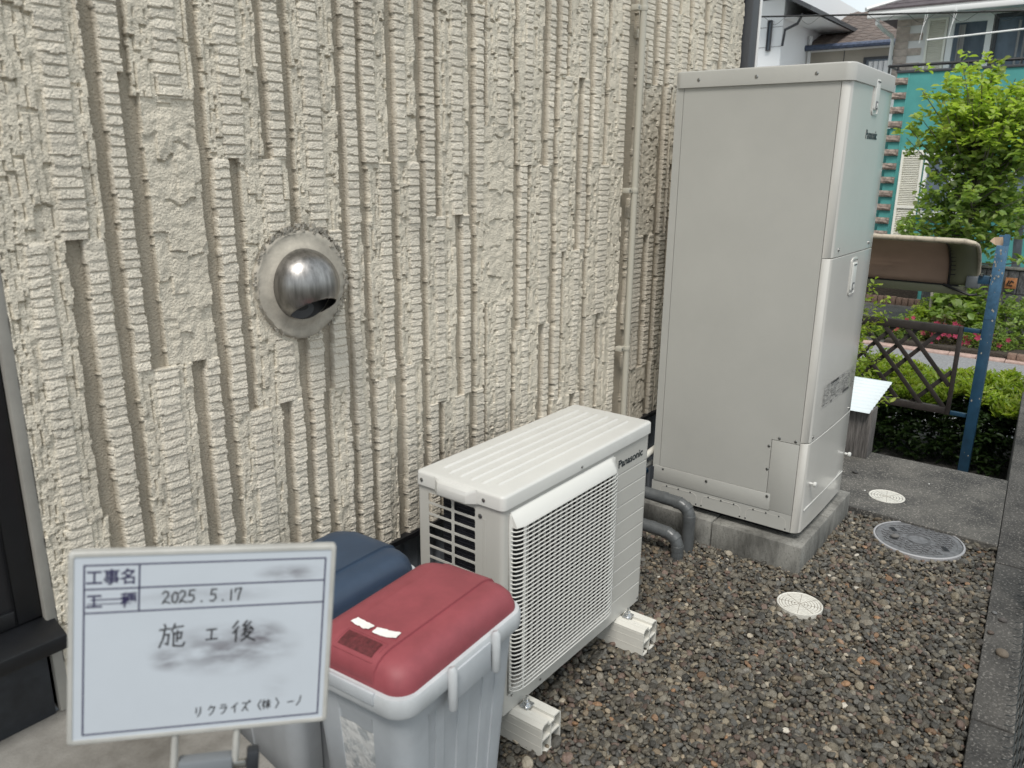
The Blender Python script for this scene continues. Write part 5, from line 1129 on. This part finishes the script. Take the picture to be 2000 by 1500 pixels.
# upper wall with stone cladding
UX = 15.0
MB().box(UX, UX+.1, -6, 1.985, 2.2, 4.0).build('upper_wall', 'stone_pale', th, smooth=0)
MB().box(UX+.1, 20.5, 1.90, 1.985, -.6, 4.0).build('side_wall', 'wall_white', th, smooth=0)
st = []
for k in range(6): o = rough_stone(.028, .204, .108, 30+k).build('cladding_stone', 'stone_tan', th, wd=False, smooth=0); st.append(o.data); bpy.data.objects.remove(o)
r = 0; z = 3.90
while z > 3.05:
    for c in range(2):
        if c == 1 and r % 2 == 1: me_ = None
        y = 1.985-.104-.208*c+(0 if r % 2 == 0 else -.0)
        if not (c == 1 and r % 2 == 1): inst(st[(r*2+c) % 6], 'cladding_stone', th, (UX-.001-14.5, y, z+.6), (0, 0, 0), (1, 1, 1) if r else (1, 1, .9))
    r += 1; z -= .1135
def shutter(xw, ya_, yb_, z0, z1_, parent):
    m = MB(); w_ = .035; m.box(xw-.04, xw, ya_, ya_+w_, z0, z1_).box(xw-.04, xw, yb_-w_, yb_, z0, z1_).box(xw-.04, xw, ya_+w_, yb_-w_, z1_-w_, z1_).box(xw-.04, xw, ya_+w_, yb_-w_, z0, z0+w_)
    s = m.build('shutter', 'shutter', parent, smooth=0); z = z0+w_+.01; l = MB()
    while z < z1_-w_-.02: l.obox((xw-.018, ya_+w_, z+.01), (xw-.018, yb_-w_, z+.01), .030, .006, up=(-.55, 0, 1)); z += .0275
    l.build('louvre', 'shutter', s, smooth=0, kind='stuff'); MB().box(xw-.004, xw, ya_+w_, yb_-w_, z0+w_, z1_-w_).build('shutter_back', 'shutter', s, smooth=0); return s
shutter(UX-.002, 1.215, 1.515, 2.2, 3.93, th); shutter(X_-.002, 1.10, 1.425, .02, 1.865, th)
MB().box(X_-.045, X_-.002, 1.13, 1.39, .965, 1.01).build('shutter_rail', 'shutter', th)
def window(xw, ya_, yb_, z0, z1_, parent, fm='white_paint', fw_=.05, mull=()):
    f = MB(); f.box(xw-.05, xw+.02, ya_-fw_, ya_, z0-fw_, z1_+fw_).box(xw-.05, xw+.02, yb_, yb_+fw_, z0-fw_, z1_+fw_).box(xw-.05, xw+.02, ya_, yb_, z1_, z1_+fw_).box(xw-.05, xw+.02, ya_, yb_, z0-fw_, z0)
    for y in mull: f.box(xw-.045, xw+.01, y-.03, y+.03, z0, z1_)
    w_ = f.build('window', fm, parent, smooth=0); MB().box(xw-.006, xw+.0, ya_, yb_, z0, z1_).build('pane', 'glass', w_, smooth=0); return w_
w1 = window(UX-.01, .655, 1.110, 2.3, 3.83, th, 'white_paint', .085); w2 = window(UX-.01, -1.4, .50, 2.3, 3.86, th, 'frame_grey', .05, (-.45,))
MB().box(UX-.03, UX-.001, -1.5, 1.20, 3.92, 3.985).build('window_head', 'white_paint', th)
for w_, ys_ in ((w1, (1.03, 1.0, .97)), (w2, (.12, .03, -.06, -.15, .21))):
    for y in ys_: MB().tube([(UX-.020, y, 2.3), (UX-.020, y, 3.8)], .018, 6).build('curtain', 'curtain', w_)
window(X_-.002, .30, 1.02, .93, 1.80, th, 'white_paint', .05, (.66,)); window(X_-.002, -1.2, .20, .93, 1.50, th, 'white_paint', .05, (-.5,))
MB().box(X_-.06, X_-.0, .2, 1.08, .84, .875).build('window_ledge', 'white_paint', th)
# eaves, gutter, downpipe, roof
MB().box(14.32, UX+.1, -6, 2.27, 3.985, 4.0).build('soffit', 'wall_white', th, smooth=0)
gt = MB(); gt.box(14.26, 14.33, -6, 2.29, 3.905, 3.985).build('gutter', 'gutter_white', th, bevel=.012)
MB().box(14.30, 14.36, -6, 2.28, 3.99, 4.03).build('fascia', 'gutter_white', th, bevel=.004)
MB().tube([(14.34, 2.14, 3.93), (14.34, 2.14, 3.83), (14.55, 2.09, 3.76), (14.93, 2.03, 3.70), (14.96, 2.02, 3.64), (14.96, 2.02, -.6)], .032, 8).build('downpipe', 'gutter_white', th)
m = MB(); n_ = 16
for i in range(n_):
    z0 = 4.03+i*.085; x0 = 14.28+i*.2; m.add([(x0, -7, z0+.012), (x0+.23, -7, z0+.10), (x0+.23, 2.30-i*.2-.23, z0+.10), (x0, 2.30-i*.2, z0+.012), (x0, -7, z0-.014), (x0, 2.30-i*.2, z0-.014)], [(0, 1, 2, 3), (4, 0, 3, 5)])
m.build('roof', 'roof_dark', th, smooth=0)
m = MB(); m.add([(14.28, 2.31, 4.02), (17.7, -1.1, 5.47), (21, 2.31, 4.02)], [(0, 1, 2)]); m.build('roof_end', 'roof_dark', th, smooth=0)
MB().tube([(14.27, 2.32, 4.045), (17.7, -1.1, 5.50)], .035, 6).build('hip_ridge', 'gutter_white', th)
MB().tube([(14.15, 1.33, 3.50), (14.15, -2.5, 3.66)], .014, 8).build('laundry_pole', 'gutter_white', th)
for y in (1.40, 1.00): MB().tube([(14.2, y, 3.98), (14.16, y+.01, 3.75), (14.16, y+.04, 3.46)], .004, 5).tube([(14.2, y, 3.98), (14.16, y-.03, 3.85), (14.16, y+.01, 3.70)], .004, 5).build('laundry_hook', 'gutter_white', th)

# ================================================================== MIDDLE HOUSE
mhs = thing('tan_house', 'tan house with brown waved tile roof behind the teal house', 'house', (20, 4, -.6))
MB().box(20, 26, 2.0, 8.6, -.6, 4.2).build('wall', 'wall_tan', mhs, smooth=0)
for y in (5.35, 4.22): MB().box(19.992, 20, y-.008, y+.008, 2, 4.2).build('wall_joint', 'frame_grey', mhs, smooth=0)
wm = window(19.99, 2.9, 3.72, 2.9, 3.95, mhs, 'frame_grey', .05)
for k in range(7): MB().tube([(19.975, 2.95+.11*k, 2.9), (19.975, 2.95+.11*k, 3.9)], .05, 6).build('curtain', 'stone_pale', wm)
MB().tube([(19.6, 1.8, 4.235), (19.6, 8.8, 4.235)], .065, 8).build('gutter', 'gutter_blue', mhs); MB().box(19.62, 20.1, 1.8, 8.8, 4.18, 4.22).build('soffit', 'stone_pale', mhs, smooth=0)
MB().tube([(19.7, 4.93, 4.5), (19.7, 4.93, 3.6)], .04, 6).build('vent_pipe', 'gutter_white', mhs)
Vt = []; Ft = []; ny = 170; nr = 12
for r in range(nr):
    for e in range(3):
        for i in range(ny+1):
            y = 1.8+7.0*i/ny; wv = .014*math.sin(2*PI*(y/.28)); x = 19.58+r*.27+(0, 0, .29)[e]; z = 4.26+r*.098+(-.035, .02, .112)[e]+wv; Vt.append((x-20, y-4, z+.6))
    b0 = r*3*(ny+1)
    for e in range(2):
        for i in range(ny): a_ = b0+e*(ny+1)+i; Ft.append((a_, a_+1, a_+ny+2, a_+ny+1))
npmesh('roof_tiles', Vt, Ft, 'roof_brown', mhs, None, False, 'stuff')

# ================================================================== WHITE HOUSE
wh = thing('white_house', 'white two-storey house with narrow slit window beside the corner of the siding', 'house', (18, 8, -.6))
MB().box(18, 24, 5.0, 12, -.6, 5.6).build('wall', 'wall_white', wh, smooth=0)
for z in (4.50, 4.10, 3.70): MB().box(17.992, 18, 5.0, 12, z, z+.010).build('wall_joint', 'curtain', wh, smooth=0)
window(17.985, 5.25, 5.30, 4.05, 4.62, wh, 'frame_grey', .022)
m = MB(); m.add([(17.35, 4.22, 4.66), (17.35, 8.5, 6.9), (24.6, 8.5, 6.9), (24.6, 4.22, 4.66), (17.35, 4.22, 4.75), (17.35, 8.5, 6.99), (24.6, 8.5, 6.99), (24.6, 4.22, 4.75)], [(0, 1, 2, 3), (4, 7, 6, 5), (0, 4, 5, 1), (1, 5, 6, 2), (2, 6, 7, 3), (3, 7, 4, 0)]); m.build('roof', 'frame_grey', wh, smooth=0)
m = MB(); m.add([(17.4, 4.3, 4.69), (17.4, 8.5, 6.88), (18.0, 8.5, 6.88), (18.0, 4.3, 4.69)], [(0, 1, 2, 3)]); m.build('soffit', 'wall_white', wh, smooth=0)
MB().box(18, 24, 4.3, 5.0, 4.66, 4.675).build('soffit', 'wall_white', wh, smooth=0)
MB().add([(18, 5.0, 5.05), (18, 12, 5.05), (18, 8.5, 6.88)], [(0, 1, 2)]).build('gable', 'wall_white', wh, smooth=0)
MB().tube([(17.7, 4.5, 4.66), (17.8, 4.62, 4.5), (17.93, 4.92, 4.42), (17.95, 4.96, 4.1)], .030, 6).build('downpipe', 'frame_grey', wh)

# overhead cable with its lashing wire
cb_ = thing('overhead_cable', 'thick black overhead cable with spiral lashing wire crossing the sky', 'cable', (11, 0, 3.4))
cp = lambda y: (11, y, 3.336+.0665*(y+.0)+.0015*y*y)
MB().tube([cp(y) for y in np.linspace(-8, 9, 30)], .011, 8).build('cable', 'cable_black', cb_)
m = MB(); m.tube([(11+.05*math.cos(y*14), y, cp(y)[2]-.045+.055*math.sin(y*14)) for y in np.linspace(-4, 6, 420)], .0025, 3, cap=False); m.build('lashing_wire', 'cable_black', cb_, kind='stuff')
